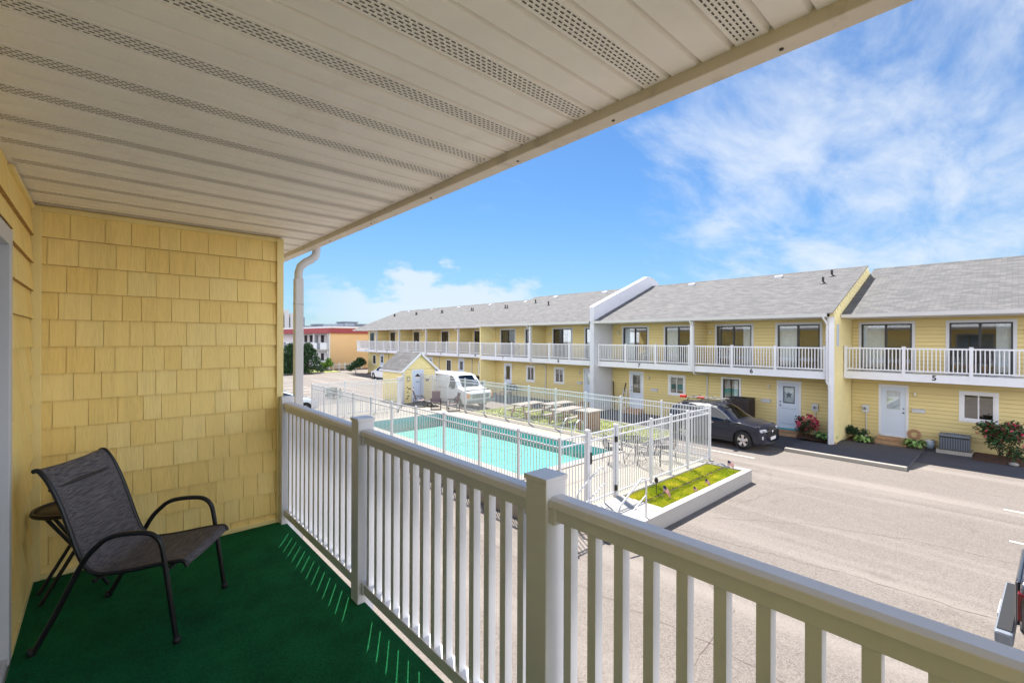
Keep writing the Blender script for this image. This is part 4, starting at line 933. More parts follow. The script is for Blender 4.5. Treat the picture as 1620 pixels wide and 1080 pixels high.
# grill with cover by house 10
for (lab, x, y, h) in (('black covered barbecue grill outside the set back houses', 23.6, 31.0, 1.15), ('black kettle grill on the path before house 9', 22.6, 25.3, .95)):
    t = thing('barbecue_grill', lab, 'grill', (x, y, 0)); mb = MB(); mb.box(x-.28, x+.28, y-.5, y+.5, .5, h-.2); mb.prism([(x-.28, h-.2), (x+.28, h-.2), (x+.18, h), (x-.18, h)], 'y', y-.4, y+.4); mb.build('hood', 'blackp', t, bevel=.03)
    for sx in (-.22, .22):
        for sy in (-.4, .4): mb = MB(); mb.tube([(x+sx, y+sy, 0), (x+sx, y+sy, .5)], .02, 6); mb.build('leg', 'blackp', t)

# ================================================================== POOL FENCE
fence = thing('pool_fence', 'white metal picket fence enclosing the swimming pool deck', 'fence', (11, 7, DZ))
FT = 2.08
def fpost(x, y, parent=fence, z0=DZ, w_=.055, top=FT+.02):
    mb = MB(); mb.box(x-w_/2, x+w_/2, y-w_/2, y+w_/2, z0, top); mb.prism([(x-w_/2-.006, top), (x+w_/2+.006, top), (x+w_/2-.008, top+.025), (x-w_/2+.008, top+.025)], 'y', y-w_/2-.006, y+w_/2+.006); return mb.build('post', 'fencew', parent)
def panel(p, q, parent=fence, z0=DZ, name='picket_panel', top=FT):
    p, q = Vector((*p, 0)), Vector((*q, 0)); d = q-p; ln = d.length; d.normalize(); mb = MB(); a = p+d*.03; b_ = q-d*.03
    for z in (top-.03, top-.20, z0+.12): mb.bar((a.x, a.y, z), (b_.x, b_.y, z), .028, .032)
    n = max(2, int(ln/.102))
    for i in range(1, n):
        c = p+d*(ln*i/n); mb.bar((c.x, c.y, z0+.05), (c.x, c.y, top-.012), .016, .016, up=(d.x, d.y, 0))
    return mb.build(name, 'fencew', parent)
def run(pts, parent=fence, gate=None, **k):
    for p in pts: fpost(*p, parent=parent)
    for i, (p, q) in enumerate(zip(pts[:-1], pts[1:])):
        if gate is not None and i == gate: continue
        panel(p, q, parent, **k)
FX = 7.55
nearY = [6.8, 8.15, 9.7, 11.4, 13.05, 14.7, 16.36, 18.0, 19.65, 21.26, 22.9]
run([(FX, y) for y in nearY])
front = [8.52, 9.66, 11.31, 12.38, 13.4, 14.9]
for x in front: fpost(x, 6.8, w_=.10 if x < 10 else .06, top=FT+.06 if x < 10 else FT+.02)
panel((FX, 6.8), (8.52, 6.8))
for p, q in zip(front[1:-1], front[2:]): panel((p, 6.8), (q, 6.8))
g = panel((8.58, 6.8), (9.60, 6.8), fence, name='gate')
mb = MB(); mb.box(8.585, 8.625, 6.785, 6.815, DZ+.1, FT-.015); mb.box(9.555, 9.595, 6.785, 6.815, DZ+.1, FT-.015); mb.build('gate_stile', 'fencew', g)
mb = MB(); mb.box(8.56, 8.62, 6.735, 6.79, 1.35, 1.62); mb.build('latch', 'black', g)
for z in (.5, 1.72): mb = MB(); mb.box(9.58, 9.64, 6.73, 6.79, z, z+.14); mb.build('hinge', 'black', g)
run([(14.9, y) for y in (6.8, 8.55, 10.28, 12.0, 13.68, 15.38, 17.05, 18.75, 20.45, 22.15, 23.8, 25.1)][1:])
panel((14.9, 6.8), (14.9, 8.55))
run([(7.55, 22.9), (9.2, 23.0), (10.9, 23.1), (12.3, 23.2)][1:]); panel((7.55, 22.9), (9.2, 23.0)); fpost(12.3, 23.2, w_=.08, top=FT+.06)
panel((12.3, 23.2), (13.66, 25.1)); fpost(13.6, 25.02, w_=.10, top=FT+.05)

# ================================================================== SHED
SX0, SX1, SY0, SY1 = 13.7, 15.95, 25.2, 27.9
sh = thing('pool_shed', 'small pale yellow pool shed with white door and grey gable roof', 'shed', (14.8, 26.5, DZ))
mb = MB(); zw = 2.42; lap(mb, 'y', SY0, -1, SX0, SX1, DZ, zw, holes=[(14.28, 15.12, DZ, 2.36)]); lap(mb, 'x', SX0, -1, SY0, SY1, DZ, zw); lap(mb, 'x', SX1, 1, SY0, SY1, DZ, zw); lap(mb, 'y', SY1, 1, SX0, SX1, DZ, zw)
pk = 3.40; z = zw
while z < pk-.05:
    z2 = min(z+.155, pk); f0 = (pk-z)/(pk-zw); xm = (SX0+SX1)/2; hw = (SX1-SX0)/2
    f1 = (pk-z2)/(pk-zw)
    mb.add([(xm-hw*f0, SY0-.014, z), (xm+hw*f0, SY0-.014, z), (xm+hw*f1, SY0, z2), (xm-hw*f1, SY0, z2)], [(0, 1, 2, 3)]); z = z2
mb.add([(SX0, SY1, zw), (SX1, SY1, zw), ((SX0+SX1)/2, SY1, pk)], [(0, 1, 2)])
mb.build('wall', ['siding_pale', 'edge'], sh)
mb = MB(); xm = (SX0+SX1)/2; o_ = .20
for s in (-1, 1):
    xa = xm+s*((SX1-SX0)/2+o_); za = zw-.16
    mb.add([(xm, SY0-.2, pk+.03), (xm, SY1+.15, pk+.03), (xa, SY1+.15, za+.03), (xa, SY0-.2, za+.03), (xm, SY0-.2, pk-.03), (xm, SY1+.15, pk-.03), (xa, SY1+.15, za-.03), (xa, SY0-.2, za-.03)], [(0, 1, 2, 3), (7, 6, 5, 4), (0, 3, 7, 4), (2, 1, 5, 6), (3, 2, 6, 7)])
mb.build('roof', 'roof', sh)
mb = MB()
for s in (-1, 1):
    xa = xm+s*((SX1-SX0)/2+o_+.01); mb.bar((xm, SY0-.215, pk-.03), (xa, SY0-.215, zw-.19), .028, .12, up=(0, 0, 1)); mb.bar((xa, SY0-.2, zw-.18), (xa, SY1+.15, zw-.18), .03, .10)
for (x, y) in ((SX0-.016, SY0-.016), (SX1+.016, SY0-.016)): mb.box(x-.04, x+.04, y-.012, y+.03, DZ, zw)
mb.build('trim', 'white', sh)
mb = MB(); mb.box(14.34, 15.06, SY0-.01, SY0+.03, DZ+.03, 2.30); sd = mb.build('door', 'door', sh)
mb = MB(); mb.box(14.26, 14.34, SY0-.03, SY0+.02, DZ, 2.36); mb.box(15.06, 15.14, SY0-.03, SY0+.02, DZ, 2.36); mb.box(14.34, 15.06, SY0-.03, SY0+.02, 2.30, 2.38); mb.build('door_frame', 'white', sh)
mb = MB(); cx, cz = 14.68, 1.92; r_ = .20
mb.add([(cx, SY0-.016, cz-r_), (cx+r_, SY0-.016, cz), (cx, SY0-.016, cz+r_), (cx-r_, SY0-.016, cz), (cx, SY0-.016, cz)], [(0, 1, 4)], 0); 
mb.add([(cx+r_, SY0-.016, cz), (cx, SY0-.016, cz+r_), (cx, SY0-.016, cz)], [(0, 1, 2)], 1); mb.add([(cx, SY0-.016, cz+r_), (cx-r_, SY0-.016, cz), (cx, SY0-.016, cz)], [(0, 1, 2)], 1); mb.add([(cx-r_, SY0-.016, cz), (cx, SY0-.016, cz-r_), (cx, SY0-.016, cz)], [(0, 1, 2)], 0)
mb.box(cx-.12, cx+.12, SY0-.018, SY0-.014, cz-.34, cz-.31, 1)
mb.build('hazard_sign', ['flagw', 'black'], sd)
mb = MB(); mb.lathe([(.0001, -.05), (.025, -.045), (.025, 0)], (14.40, SY0-.01, 1.25), 10, axis='y'); mb.build('handle', 'black', sd)
mb = MB(); mb.box(13.92, 14.16, SY0-.04, SY0-.015, 1.62, 1.98); nbd = mb.build('notice_board', 'signtan', sh)
mb = MB(); mb.box(13.99, 14.09, SY0-.045, SY0-.0401, 1.74, 1.86); mb.build('notice', 'flagw', nbd)
mb = MB(); mb.box(15.28, 15.42, SY0-.12, SY0-.015, 1.62, 1.74); mb.tube([(15.42, SY0-.05, 1.7), (15.58, SY0-.08, 1.82)], .02, 6); mb.build('floodlight', 'brownmetal', sh)
for (x, z, s_) in ((13.95, 1.3, .03), (14.1, 1.2, .09), (13.98, 1.0, .03), (14.02, .75, .04), (13.94, .6, .05)):
    mb = MB(); mb.box(x-s_, x+s_, SY0-.06, SY0-.015, z-.025, z+.025); mb.build('valve_fitting', 'brownmetal', sh)

# ================================================================== POOL FURNITURE
def poolchair(label, x, y, rz, recl=0):
    t = thing('pool_chair', label, 'chair', (0, 0, 0), 'taupe sling chairs on the far pool deck')
    for s in (-.27, .27):
        mb = MB(); mb.tube([(s, -.25, 0), (s, -.22, .55), (s, -.1, .6), (s, .2, .6), (s, .32, .42), (s, .35, 0)], .015, 6); mb.build('arm_frame', 'brownmetal', t, loc=(0, 0, 0))
        mb = MB(); mb.box(s-.03, s+.03, -.2, .2, .60, .625); mb.build('armrest', 'brownmetal', t, loc=(0, 0, 0))
    mb = MB(); prof = [(-.28, .40), (-.1, .38), (.12, .36), (.22, .42), (.30, .65), (.40, .98)]; vs = []
    for (b_, z) in prof: vs += [(-.24, b_, z), (.24, b_, z)]
    for (b_, z) in prof: vs += [(-.24, b_+.02, z-.02), (.24, b_+.02, z-.02)]
    k = len(prof); fs = [(2*i, 2*i+1, 2*i+3, 2*i+2) for i in range(k-1)]+[(2*k+2*i, 2*k+2*i+2, 2*k+2*i+3, 2*k+2*i+1) for i in range(k-1)]
    mb.add(vs, fs); mb.build('sling', 'slingtan', t, loc=(0, 0, 0))
    mb = MB(); mb.bar((-.25, .40, .97), (.25, .40, .97), .05, .06); mb.build('headrest', 'wood', t, loc=(0, 0, 0))
    for yy in (-.25, .35): mb = MB(); mb.tube([(-.27, yy, .03), (.27, yy, .03)], .014, 6); mb.build('base_bar', 'brownmetal', t, loc=(0, 0, 0))
    t.location = (x, y, DZ); t.rotation_euler = (0, 0, rz); return t
poolchair('leftmost taupe pool chair, in front of the shed door', 13.8, 23.4, radians(70))
poolchair('middle taupe pool chair, turned square to the pool', 14.0, 22.0, radians(-35))
poolchair('rightmost taupe pool chair, by the far fence and van', 14.35, 20.9, radians(-110))
t = thing('low_table', 'low round black table between the left two pool chairs', 'table', (14.5, 23.4, DZ)); mb = MB(); mb.lathe([(.0001, .30), (.45, .30), (.47, .27), (.44, .25), (.0001, .26)], (14.45, 23.2, DZ), 24); mb.build('table_top', 'blackp', t)
for k in range(3): mb = MB(); a_ = k*2.1; mb.tube([(14.45+.3*cos(a_), 23.2+.3*sin(a_), DZ), (14.45+.15*cos(a_), 23.2+.15*sin(a_), DZ+.27)], .02, 6); mb.build('leg', 'blackp', t)
# wrought iron set near the gate corner
t = thing('patio_table', 'round black wrought iron table on the deck inside the fence corner', 'table', (13.0, 8.3, DZ))
mb = MB(); cx, cy = 13.0, 8.35
for r_ in (.15, .3, .45, .55): mb.tube([(cx+r_*cos(a*pi/12), cy+r_*sin(a*pi/12), DZ+.70) for a in range(24)], .010, 6, closed=True)
for k in range(12): a_ = k*pi/6; mb.tube([(cx+.02*cos(a_), cy+.02*sin(a_), DZ+.70), (cx+.55*cos(a_), cy+.55*sin(a_), DZ+.70)], .006, 5)
mb.build('table_top', 'black', t)
for k in range(4):
    a_ = k*pi/2+.4; mb = MB(); mb.tube([(cx+.42*cos(a_), cy+.42*sin(a_), DZ+.7), (cx+.12*cos(a_), cy+.12*sin(a_), DZ+.4), (cx+.35*cos(a_), cy+.35*sin(a_), DZ)], .012, 6); mb.build('leg', 'black', t)
def ironchair(label, x, y, rz, z=None, mt='black', nm='iron_chair', grp='black wrought iron chairs round the patio table'):
    t = thing(nm, label, 'chair', (0, 0, 0), grp)
    mb = MB()
    for i in range(9): mb.bar((-.2+.05*i, -.2, .43), (-.2+.05*i, .22, .43), .012)
    mb.tube([(-.22, -.22, .43), (.22, -.22, .43), (.22, .23, .43), (-.22, .23, .43)], .012, 6, closed=True); mb.build('seat', mt, t, loc=(0, 0, 0))
    mb = MB(); mb.tube([(-.22, .23, .43), (-.23, .30, .75), (-.15, .33, .92), (.15, .33, .92), (.23, .30, .75), (.22, .23, .43)], .013, 6)
    for i in range(8): mb.tube([(-.17+.048*i, .235, .45), (-.17+.048*i, .325, .9)], .006, 5)
    mb.build('backrest', mt, t, loc=(0, 0, 0))
    for sx in (-.22, .22):
        for sy in (-.22, .23): mb = MB(); mb.tube([(sx, sy, .43), (sx*1.12, sy*1.2, 0)], .012, 6); mb.build('leg', mt, t, loc=(0, 0, 0))
        mb = MB(); mb.tube([(sx, -.2, .43), (sx*1.1, -.2, .62), (sx*1.1, .1, .66), (sx, .28, .66)], .011, 6); mb.build('armrest', mt, t, loc=(0, 0, 0))
    t.location = (x, y, DZ if z is None else z); t.rotation_euler = (0, 0, rz); return t
ironchair('iron chair nearest the planter, back to the front fence', 12.6, 7.65, radians(155))
ironchair('iron chair on the pool side of the iron table', 12.3, 8.75, radians(60))
ironchair('iron chair beside the far fence, behind the iron table', 13.7, 9.05, radians(-40))
ironchair('iron chair on the fence corner side of the iron table', 13.75, 7.75, radians(-130))
ironchair('white chair on the balcony of house 6, behind its left balusters', 22.75, 9.75, radians(-80), 2.996, 'white', 'balcony_chair', None)
ironchair('white chair on the balcony of house 7, between its two doors', 22.75, 13.8, radians(-100), 2.996, 'white', 'balcony_chair', None)
ironchair('dark chair on the balcony of house 5, in front of its right door', 24.1, 1.0, radians(-95), 2.996, 'brownmetal', 'balcony_chair', None)
ironchair('dark chair on the balcony of house 9', 22.8, 25.1, radians(-85), 2.996, 'brownmetal', 'balcony_chair', None)
# picnic tables on the lawn
def picnic(label, x, y, rz):
    t = thing('picnic_table', label, 'picnic table', (0, 0, 0), 'weathered picnic tables on the lawn')
    mb = MB()
    for i in range(5): mb.box(-.95, .95, -.37+.15*i, -.37+.15*i+.14, .72, .76)
    mb.build('table_top', 'wood', t, loc=(0, 0, 0))
    for s in (-1, 1):
        mb = MB(); mb.box(-.95, .95, s*.72-.13, s*.72-.005, .42, .46); mb.box(-.95, .95, s*.72+.005, s*.72+.13, .42, .46); mb.build('bench', 'wood', t, loc=(0, 0, 0))
    for sx in (-.7, .7):
        mb = MB(); mb.bar((sx, -.28, .72), (sx, -.62, 0), .05, .09); mb.bar((sx+.05, .28, .72), (sx+.05, .62, 0), .05, .09); mb.box(sx-.05, sx-.0, -.82, .82, .36, .42); mb.box(sx+.0501, sx+.09, -.36, .36, .66, .72); mb.build('leg_frame', 'woodbrown', t, loc=(0, 0, 0))
    t.location = (x, y, .08); t.rotation_euler = (0, 0, rz); return t
picnic('left picnic table, in front of the white van nose', 17.1, 17.75, radians(4))
picnic('picnic table left of the slatted bin enclosure', 17.3, 15.1, radians(3))
picnic('picnic table furthest from the pool, partly hidden behind another', 18.45, 16.8, radians(-3))
t = thing('litter_bin', 'square brown slatted litter bin with flat white top on the lawn', 'bin', (16.95, 13.5, .08))
mb = MB(); 
for i in range(7):
    u = -.33+.11*i
    for q in ((u-.045, u+.045, -.39, -.36), (u-.045, u+.045, .36, .39)): mb.box(16.95+q[0], 16.95+q[1], 13.45+q[2], 13.45+q[3], .08, .92)
    for q in ((-.39, -.36, u-.045, u+.045), (.36, .39, u-.045, u+.045)): mb.box(16.95+q[0], 16.95+q[1], 13.45+q[2], 13.45+q[3], .08, .92)
mb.build('slats', 'woodbrown', t); mb = MB(); mb.box(16.6, 17.3, 13.1, 13.8, .1, .8); mb.build('liner', 'blackp', t)
mb = MB(); mb.box(16.4, 17.5, 13.0, 13.9, .94, .99); mb.build('top_board', 'wood', t)

# ------------------------------------------------------------------ flags + solar lamp in the planter
def flag(label, x, y, h=.42, s=.3, rot=.4, droop=.25):
    t = thing('small_flag', label, 'flag', (x, y, .3), 'little stars and stripes flags in the planter')
    mb = MB(); mb.tube([(x, y, .3), (x+.02, y, .3+h)], .004, 6); mb.build('stick', 'wood', t)
    mb = MB(); nx, nz = 10, 13; W_, H_ = s, s*.62; vs = []
    for j in range(nz+1):
        for i in range(nx+1):
            u = i/nx; v = j/nz; xx = u*W_*cos(rot)*.8; zz = .3+h-v*H_-droop*u*u*W_*1.6; wv = .018*sin(u*9+v*2)
            vs.append((x+.02+xx*cos(.7)+wv, y-xx*sin(.7)+wv, zz))
    for j in range(nz):
        for i in range(nx):
            a = j*(nx+1)+i; mi = 2 if (j < 7 and i < 4) else (j % 2); mb.add([vs[a], vs[a+1], vs[a+nx+2], vs[a+nx+1]], [(0, 1, 2, 3)], mi)
    mb.build('cloth', ['stripe_r', 'flagw', 'navy'], t)
flag('upright flag at the far right corner of the planter', 14.0, 5.85, .36, .25)
flag('drooping flag near the left end of the planter', 10.45, 5.95, .34, .25, droop=.5)
flag('tiny flag by the front planter wall, right one of two', 12.25, 5.72, .2, .18, droop=.4)
flag('tiny flag by the front planter wall, left one of two', 11.5, 5.68, .16, .16, droop=.5)
t = thing('solar_lamp', 'small dark solar garden lamp standing in the planter grass', 'garden lamp', (10.65, 6.25, .3))
mb = MB(); mb.tube([(10.65, 6.25, .3), (10.65, 6.25, .62)], .01, 6); mb.build('stake', 'blackp', t); mb = MB(); mb.lathe([(.0001, .0), (.04, .01), (.055, .07), (.035, .12), (.0001, .14)], (10.65, 6.25, .6), 12); mb.build('lamp_head', 'blackp', t)

# ================================================================== VEHICLES
def interp(tab, y):
    for (a, b_) in zip(tab[:-1], tab[1:]):
        if y <= b_[0]:
            t = (y-a[0])/(b_[0]-a[0]) if b_[0] > a[0] else 0; t = max(0, min(1, t)); t2 = t*t*(3-2*t)*.35+t*.65; return a[1]+(b_[1]-a[1])*t2
    return tab[-1][1]
def vehicle(name, label, cat, loc, rz, L_, W_, top, belt, wheels, wr, paint, side_win, wind, rear=None, clr=.24, tumble=.28, rackc=False, plan=None, spoke=5, cladding=False, detail='suv'):
    """nose towards -y (local). top: [(y,z)] silhouette. side_win: list of (y0,y1). wind: (y0,y1) windscreen span"""
    t = thing(name, label, cat, (0, 0, 0))
    h = W_/2; ys = []; y = -L_/2
    n = int(L_/.05)
    ys = [-L_/2+L_*i/n for i in range(n+1)]
    def pt(y):
        e = L_/2-abs(y)
        return h*(1-.20*max(0, 1-e/.30)**2-.05*max(0, 1-e/.9)**2)
    rows = 17
    def bottom(y):
        z = clr+.06*max(0, 1-(L_/2-abs(y))/.35)**1
        for wy in wheels:
            d = abs(y-wy); R = wr+.075
            if d < R: z = max(z, sqrt(R*R-d*d)+wr-.01)
        return z
    G = []
    for y in ys:
        zt = interp(top, y); zb = bottom(y); bz = min(belt, zt-.02); W0 = pt(y); col = []
        zs = [zb+(bz-zb)*i/9 for i in range(10)]
        hi = max(zt-.07, bz+.001)
        zs += [bz+(hi-bz)*i/5 for i in range(1, 6)]
        zs += [hi+(zt-hi)*.6, zt]
        for i, z in enumerate(zs):
            x = W0
            q = (z-clr)/(belt-clr)
            if q < 1: x -= .05*max(0, 1-q/.35)**2 - .0; x -= .035*max(0, (q-.72)/.28)**1.5
            if z > belt: x = W0-.035-.02-(z-belt)*tumble
            if i == 15: x -= .03
            if i == 16: x -= .11
            col.append((max(x, .05), y, z))
        G.append(col)
    body = MB(); gls = {}
    nr = len(G[0])
    for sgn in (1, -1):
        vs = [(sgn*x, y, z) for col in G for (x, y, z) in col]
        for i in range(n):
            ym = (ys[i]+ys[i+1])/2
            for j in range(nr-1):
                f = (i*nr+j, (i+1)*nr+j, (i+1)*nr+j+1, i*nr+j+1); f = f if sgn > 0 else f[::-1]
                isw = 9 <= j <= 13 and any(a < ym < b_ for a, b_ in side_win) and interp(top, ym) > belt+.12
                q = [vs[k] for k in f]
                (gls.setdefault((sgn, next(kk for kk, ab in enumerate(side_win) if ab[0] < ym < ab[1])), MB()) if isw else body).add(q, [(0, 1, 2, 3)], 0, True)
    m2 = 9
    for i in range(n):
        ym = (ys[i]+ys[i+1])/2; isw = wind[0] < ym < wind[1] or (rear and rear[0] < ym < rear[1])
        for j in range(m2-1):
            q = []
            for (ii, jj) in ((i, j), (i, j+1), (i+1, j+1), (i+1, j)):
                x, y, z = G[ii][-1]; u = -1+2*jj/(m2-1); q.append((x*u, y, z+.035*(1-u*u)))
            (gls.setdefault('w' if ym < 0 else 'r', MB()) if isw and 0 < j < m2-2 else body).add(q, [(0, 1, 2, 3)], 0, True)
    for i, r in ((0, 1), (n, -1)):   # end caps
        col = G[i]; 
        for j in range(nr-1):
            a, b_ = col[j], col[j+1]; q = [(-a[0], a[1], a[2]), (a[0], a[1], a[2]), (b_[0], b_[1], b_[2]), (-b_[0], b_[1], b_[2])]
            body.add(q if r > 0 else q[::-1], [(0, 1, 2, 3)], 0, True)
        x, y, z = col[-1]; vs = [(x*(-1+2*jj/(m2-1)), y, z+.035*(1-(-1+2*jj/(m2-1))**2)) for jj in range(m2)]
        body.add(vs+[(-x, y, z), (x, y, z)], [tuple(range(m2))], 0)
    def B(mb_, nm, mt, par=t, bevel=0): return mb_.build(nm, mt, par, bevel=bevel, loc=(0, 0, 0))
    bo = B(body, 'body', paint)
    me = bo.data; bmh = bmesh.new(); bmh.from_mesh(me); bmesh.ops.remove_doubles(bmh, verts=bmh.verts, dist=.0005); bmh.to_mesh(me); bmh.free()
    for kk, g_ in gls.items(): B(g_, 'windscreen' if kk == 'w' else 'rear_window' if kk == 'r' else 'side_window', 'carglass', bo)
    # interior + underside
    mb = MB(); mb.box(-h*.86, h*.86, -L_/2+.25, L_/2-.25, clr+.02, belt-.08); B(mb, 'cabin_interior', 'blackp', bo)
    for wy in wheels:
        for sgn in (-1, 1):
            wx = sgn*(h-.115); mb = MB(); mb.lathe([(wr*.62, -.10), (wr*.97, -.10), (wr, -.07), (wr, .07), (wr*.97, .10), (wr*.62, .10)], (wx, wy, wr), 28, axis='x'); wh = B(mb, 'wheel', 'tyre')
            mb = MB(); mb.lathe([(wr*.62, .085*sgn), (wr*.60, .02*sgn), (wr*.2, .0), (.0001, .0)], (wx, wy, wr), 24, axis='x'); mb.lathe([(wr*.56, .088*sgn), (wr*.64, .092*sgn), (wr*.66, .085*sgn)], (wx, wy, wr), 24, axis='x')
            rr = B(mb, 'wheel_well_disc', 'blackp' if spoke else 'rim', wh)
            mb = MB()
            for k in range(spoke):
                a = 2*pi*k/spoke+.3; d = Vector((0, cos(a), sin(a))); s_ = Vector((0, -sin(a), cos(a))); c0 = Vector((wx+sgn*.092, wy, wr))
                mb.add([c0+s_*.035, c0-s_*.035, c0+d*wr*.62-s_*.065, c0+d*wr*.62+s_*.065], [(0, 1, 2, 3)]); 
                mb.add([c0+d*wr*.62-s_*.065, c0+d*wr*.62+s_*.065, c0+d*wr*.62+s_*.065-Vector((sgn*.03, 0, 0)), c0+d*wr*.62-s_*.065-Vector((sgn*.03, 0, 0))], [(0, 1, 2, 3)])
            mb.lathe([(.0001, .10*sgn), (.05, .098*sgn), (.055, .08*sgn)], (wx, wy, wr), 16, axis='x'); mb.lathe([(wr*.60, .094*sgn), (wr*.66, .094*sgn)], (wx, wy, wr), 28, axis='x'); B(mb, 'rim', 'rim', wh)
    return t, B, G, h
def place(t, loc, rz): t.location = loc; t.rotation_euler = (0, 0, rz)

# dark SUV
t, Bd, G, h = vehicle('parked_suv', 'dark slate SUV with roof rack parked outside house 6', 'suv', 0, 0, 4.6, 1.87,
    [(-2.3, .60), (-2.24, .80), (-2.0, .93), (-1.55, 1.00), (-1.2, 1.05), (-.95, 1.17), (-.5, 1.45), (-.2, 1.58), (.2, 1.63), (1.0, 1.62), (1.7, 1.55), (2.05, 1.38), (2.2, 1.15), (2.28, .9), (2.3, .6)], 1.02, (-1.42, 1.34), .36, 'carpaint_dark',
    [(-.82, .02), (.10, 1.02), (1.12, 1.65)], (-1.08, -.28), (1.82, 2.16), tumble=.32)
mb = MB()
for s in (-1, 1):
    pts = [(s*(h-.045-.055), -.80, 1.06), (s*(h-.07), -.3, 1.06), (s*(h-.07), .6, 1.06), (s*(h-.07), 1.6, 1.08)]; mb.tube([(s*(h-.045), p[1], 1.035) for p in pts], .012, 6)
    mb.tube([(s*(h-.06), -.9, 1.09), (s*(h-.13), -.45, 1.39), (s*(h-.2), -.1, 1.52), (s*(h-.22), .8, 1.545)], .012, 6)
Bd(mb, 'window_chrome', 'chrome')
for s in (-1, 1):
    mb = MB(); mb.obox((s*(h+.08), -.72, 1.08), (.10, 0, 0), (0, .07, 0), (0, 0, .065)); Bd(mb, 'side_mirror', 'carpaint_dark', bevel=.03)
    mb = MB(); mb.obox((s*(h-.22), -2.20, .80), (.17, s*.05, 0), (0, .03, 0), (0, .02, .045)); Bd(mb, 'headlight', 'lamp', bevel=.01)
    mb = MB(); mb.obox((s*(h-.20), -2.22, .55), (.09, s*.03, 0), (0, .03, 0), (0, 0, .06)); Bd(mb, 'fog_lamp', 'lamp')
    for y in (-.25, .75): mb = MB(); mb.obox((s*(h+.005), y+.2, .93), (.015, 0, 0), (0, .09, 0), (0, 0, .015)); Bd(mb, 'door_handle', 'chrome', bevel=.006)
    mb = MB(); mb.tube([(s*.62, -.2, 1.63), (s*.62, 0, 1.69), (s*.62, 1.3, 1.68), (s*.62, 1.55, 1.62)], .018, 6); Bd(mb, 'roof_rail', 'blackp')
    mb = MB(); mb.obox((s*(h-.03), -.05, .33), (.03, 0, 0), (0, .95, 0), (0, 0, .06)); Bd(mb, 'sill_cladding', 'blackp')
for s in (-1, 1):
    for yy in (-.86, .06, 1.07): mb = MB(); mb.obox((s*(h-.012), yy, .68), (.016, 0, 0), (0, .005, 0), (0, 0, .30)); Bd(mb, 'door_seam', 'blackp')
mb = MB(); mb.box(-.55, .55, -2.315, -2.27, .50, .78); Bd(mb, 'grille', 'blackp', bevel=.02)
mb = MB(); mb.box(-.26, .26, -2.335, -2.316, .42, .54); Bd(mb, 'number_plate', 'flagw')
mb = MB(); mb.lathe([(.0001, -2.33), (.07, -2.328), (.075, -2.315)], (0, 0, .72), 16, axis='y'); Bd(mb, 'badge', 'chrome')
mb = MB(); mb.tube([(-.7, -2.2, .30), (0, -2.33, .29), (.7, -2.2, .30)], .018, 6); Bd(mb, 'bumper_trim', 'chrome')
place(t, (19.52, 8.45, 0), 0); t.scale = (1, .88, 1)
# roof cross bars + red strap item
t2 = thing('bike_rack', 'black crossbar rack with red clamps on the dark SUV roof', 'roof rack', (19.52, 8.6, 1.65))
for y in (8.1, 9.0, 9.6):
    mb = MB(); mb.tube([(18.85, y, 1.70), (19.0, y, 1.78), (20.05, y, 1.78), (20.2, y, 1.70)], .022, 6); mb.build('crossbar', 'black', t2)
mb = MB(); mb.tube([(18.95, 9.7, 1.80), (19.0, 8.05, 1.83)], .018, 6); mb.tube([(19.5, 9.7, 1.80), (19.45, 8.05, 1.83)], .018, 6); mb.build('tray', 'black', t2)
mb = MB(); mb.box(18.9, 19.06, 9.7, 9.98, 1.76, 1.88); mb.box(18.95, 19.03, 8.9, 9.2, 1.80, 1.86); mb.build('clamp', 'red', t2, bevel=.02)

# white van
t, Bd, G, h = vehicle('parked_van', 'old white cargo van parked between the shed and the lawn', 'van', 0, 0, 5.5, 2.0,
    [(-2.75, .70), (-2.70, 1.05), (-2.45, 1.16), (-1.9, 1.26), (-1.72, 1.32), (-1.35, 1.75), (-1.1, 2.0), (-.8, 2.08), (0, 2.12), (2.3, 2.10), (2.65, 2.0), (2.72, 1.4), (2.75, .7)], 1.28, (-1.75, 1.75), .37, 'carpaint_white',
    [(-1.40, -.75)], (-1.78, -1.16), None, clr=.34, tumble=.15, spoke=0)
for s in (-1, 1):
    mb = MB(); mb.box(s*(h-.30)-.13, s*(h-.30)+.13, -2.765, -2.70, .78, 1.0); Bd(mb, 'headlight', 'lamp', bevel=.01)
    mb = MB(); mb.box(s*(h-.12)-.05, s*(h-.12)+.06, -2.75, -2.60, .74, 1.02); Bd(mb, 'indicator', 'amber', bevel=.01)
    mb = MB(); mb.obox((s*(h+.14), -1.45, 1.38), (.09, 0, 0), (0, .03, 0), (0, 0, .14)); mb.tube([(s*h, -1.45, 1.3), (s*(h+.14), -1.45, 1.3)], .012, 6); Bd(mb, 'side_mirror', 'blackp')
    for zz in (1.22, .62): mb = MB(); mb.obox((s*(h-.012), .6, zz), (.012, 0, 0), (0, 1.9, 0), (0, 0, .012)); Bd(mb, 'body_crease', 'greymetal' if zz > 1 else 'carpaint_white')
mb = MB(); mb.box(-.62, .62, -2.775, -2.70, .72, 1.0)
Bd(mb, 'grille', 'greymetal', bevel=.02)
mb = MB()
for k in range(5): mb.box(-.6, .6, -2.785, -2.776, .75+.055*k, .77+.055*k)
Bd(mb, 'grille_bars', 'chrome')
mb = MB(); mb.box(-1.0, 1.0, -2.90, -2.72, .45, .62); Bd(mb, 'bumper', 'greymetal', bevel=.03)
mb = MB(); mb.obox((.45, -1.56, 1.56), (.26, 0, 0), (0, .11, .13), (0, -.01, .01)); Bd(mb, 'sun_shade', 'navy')
place(t, (17.05, 24.55, 0), 0)
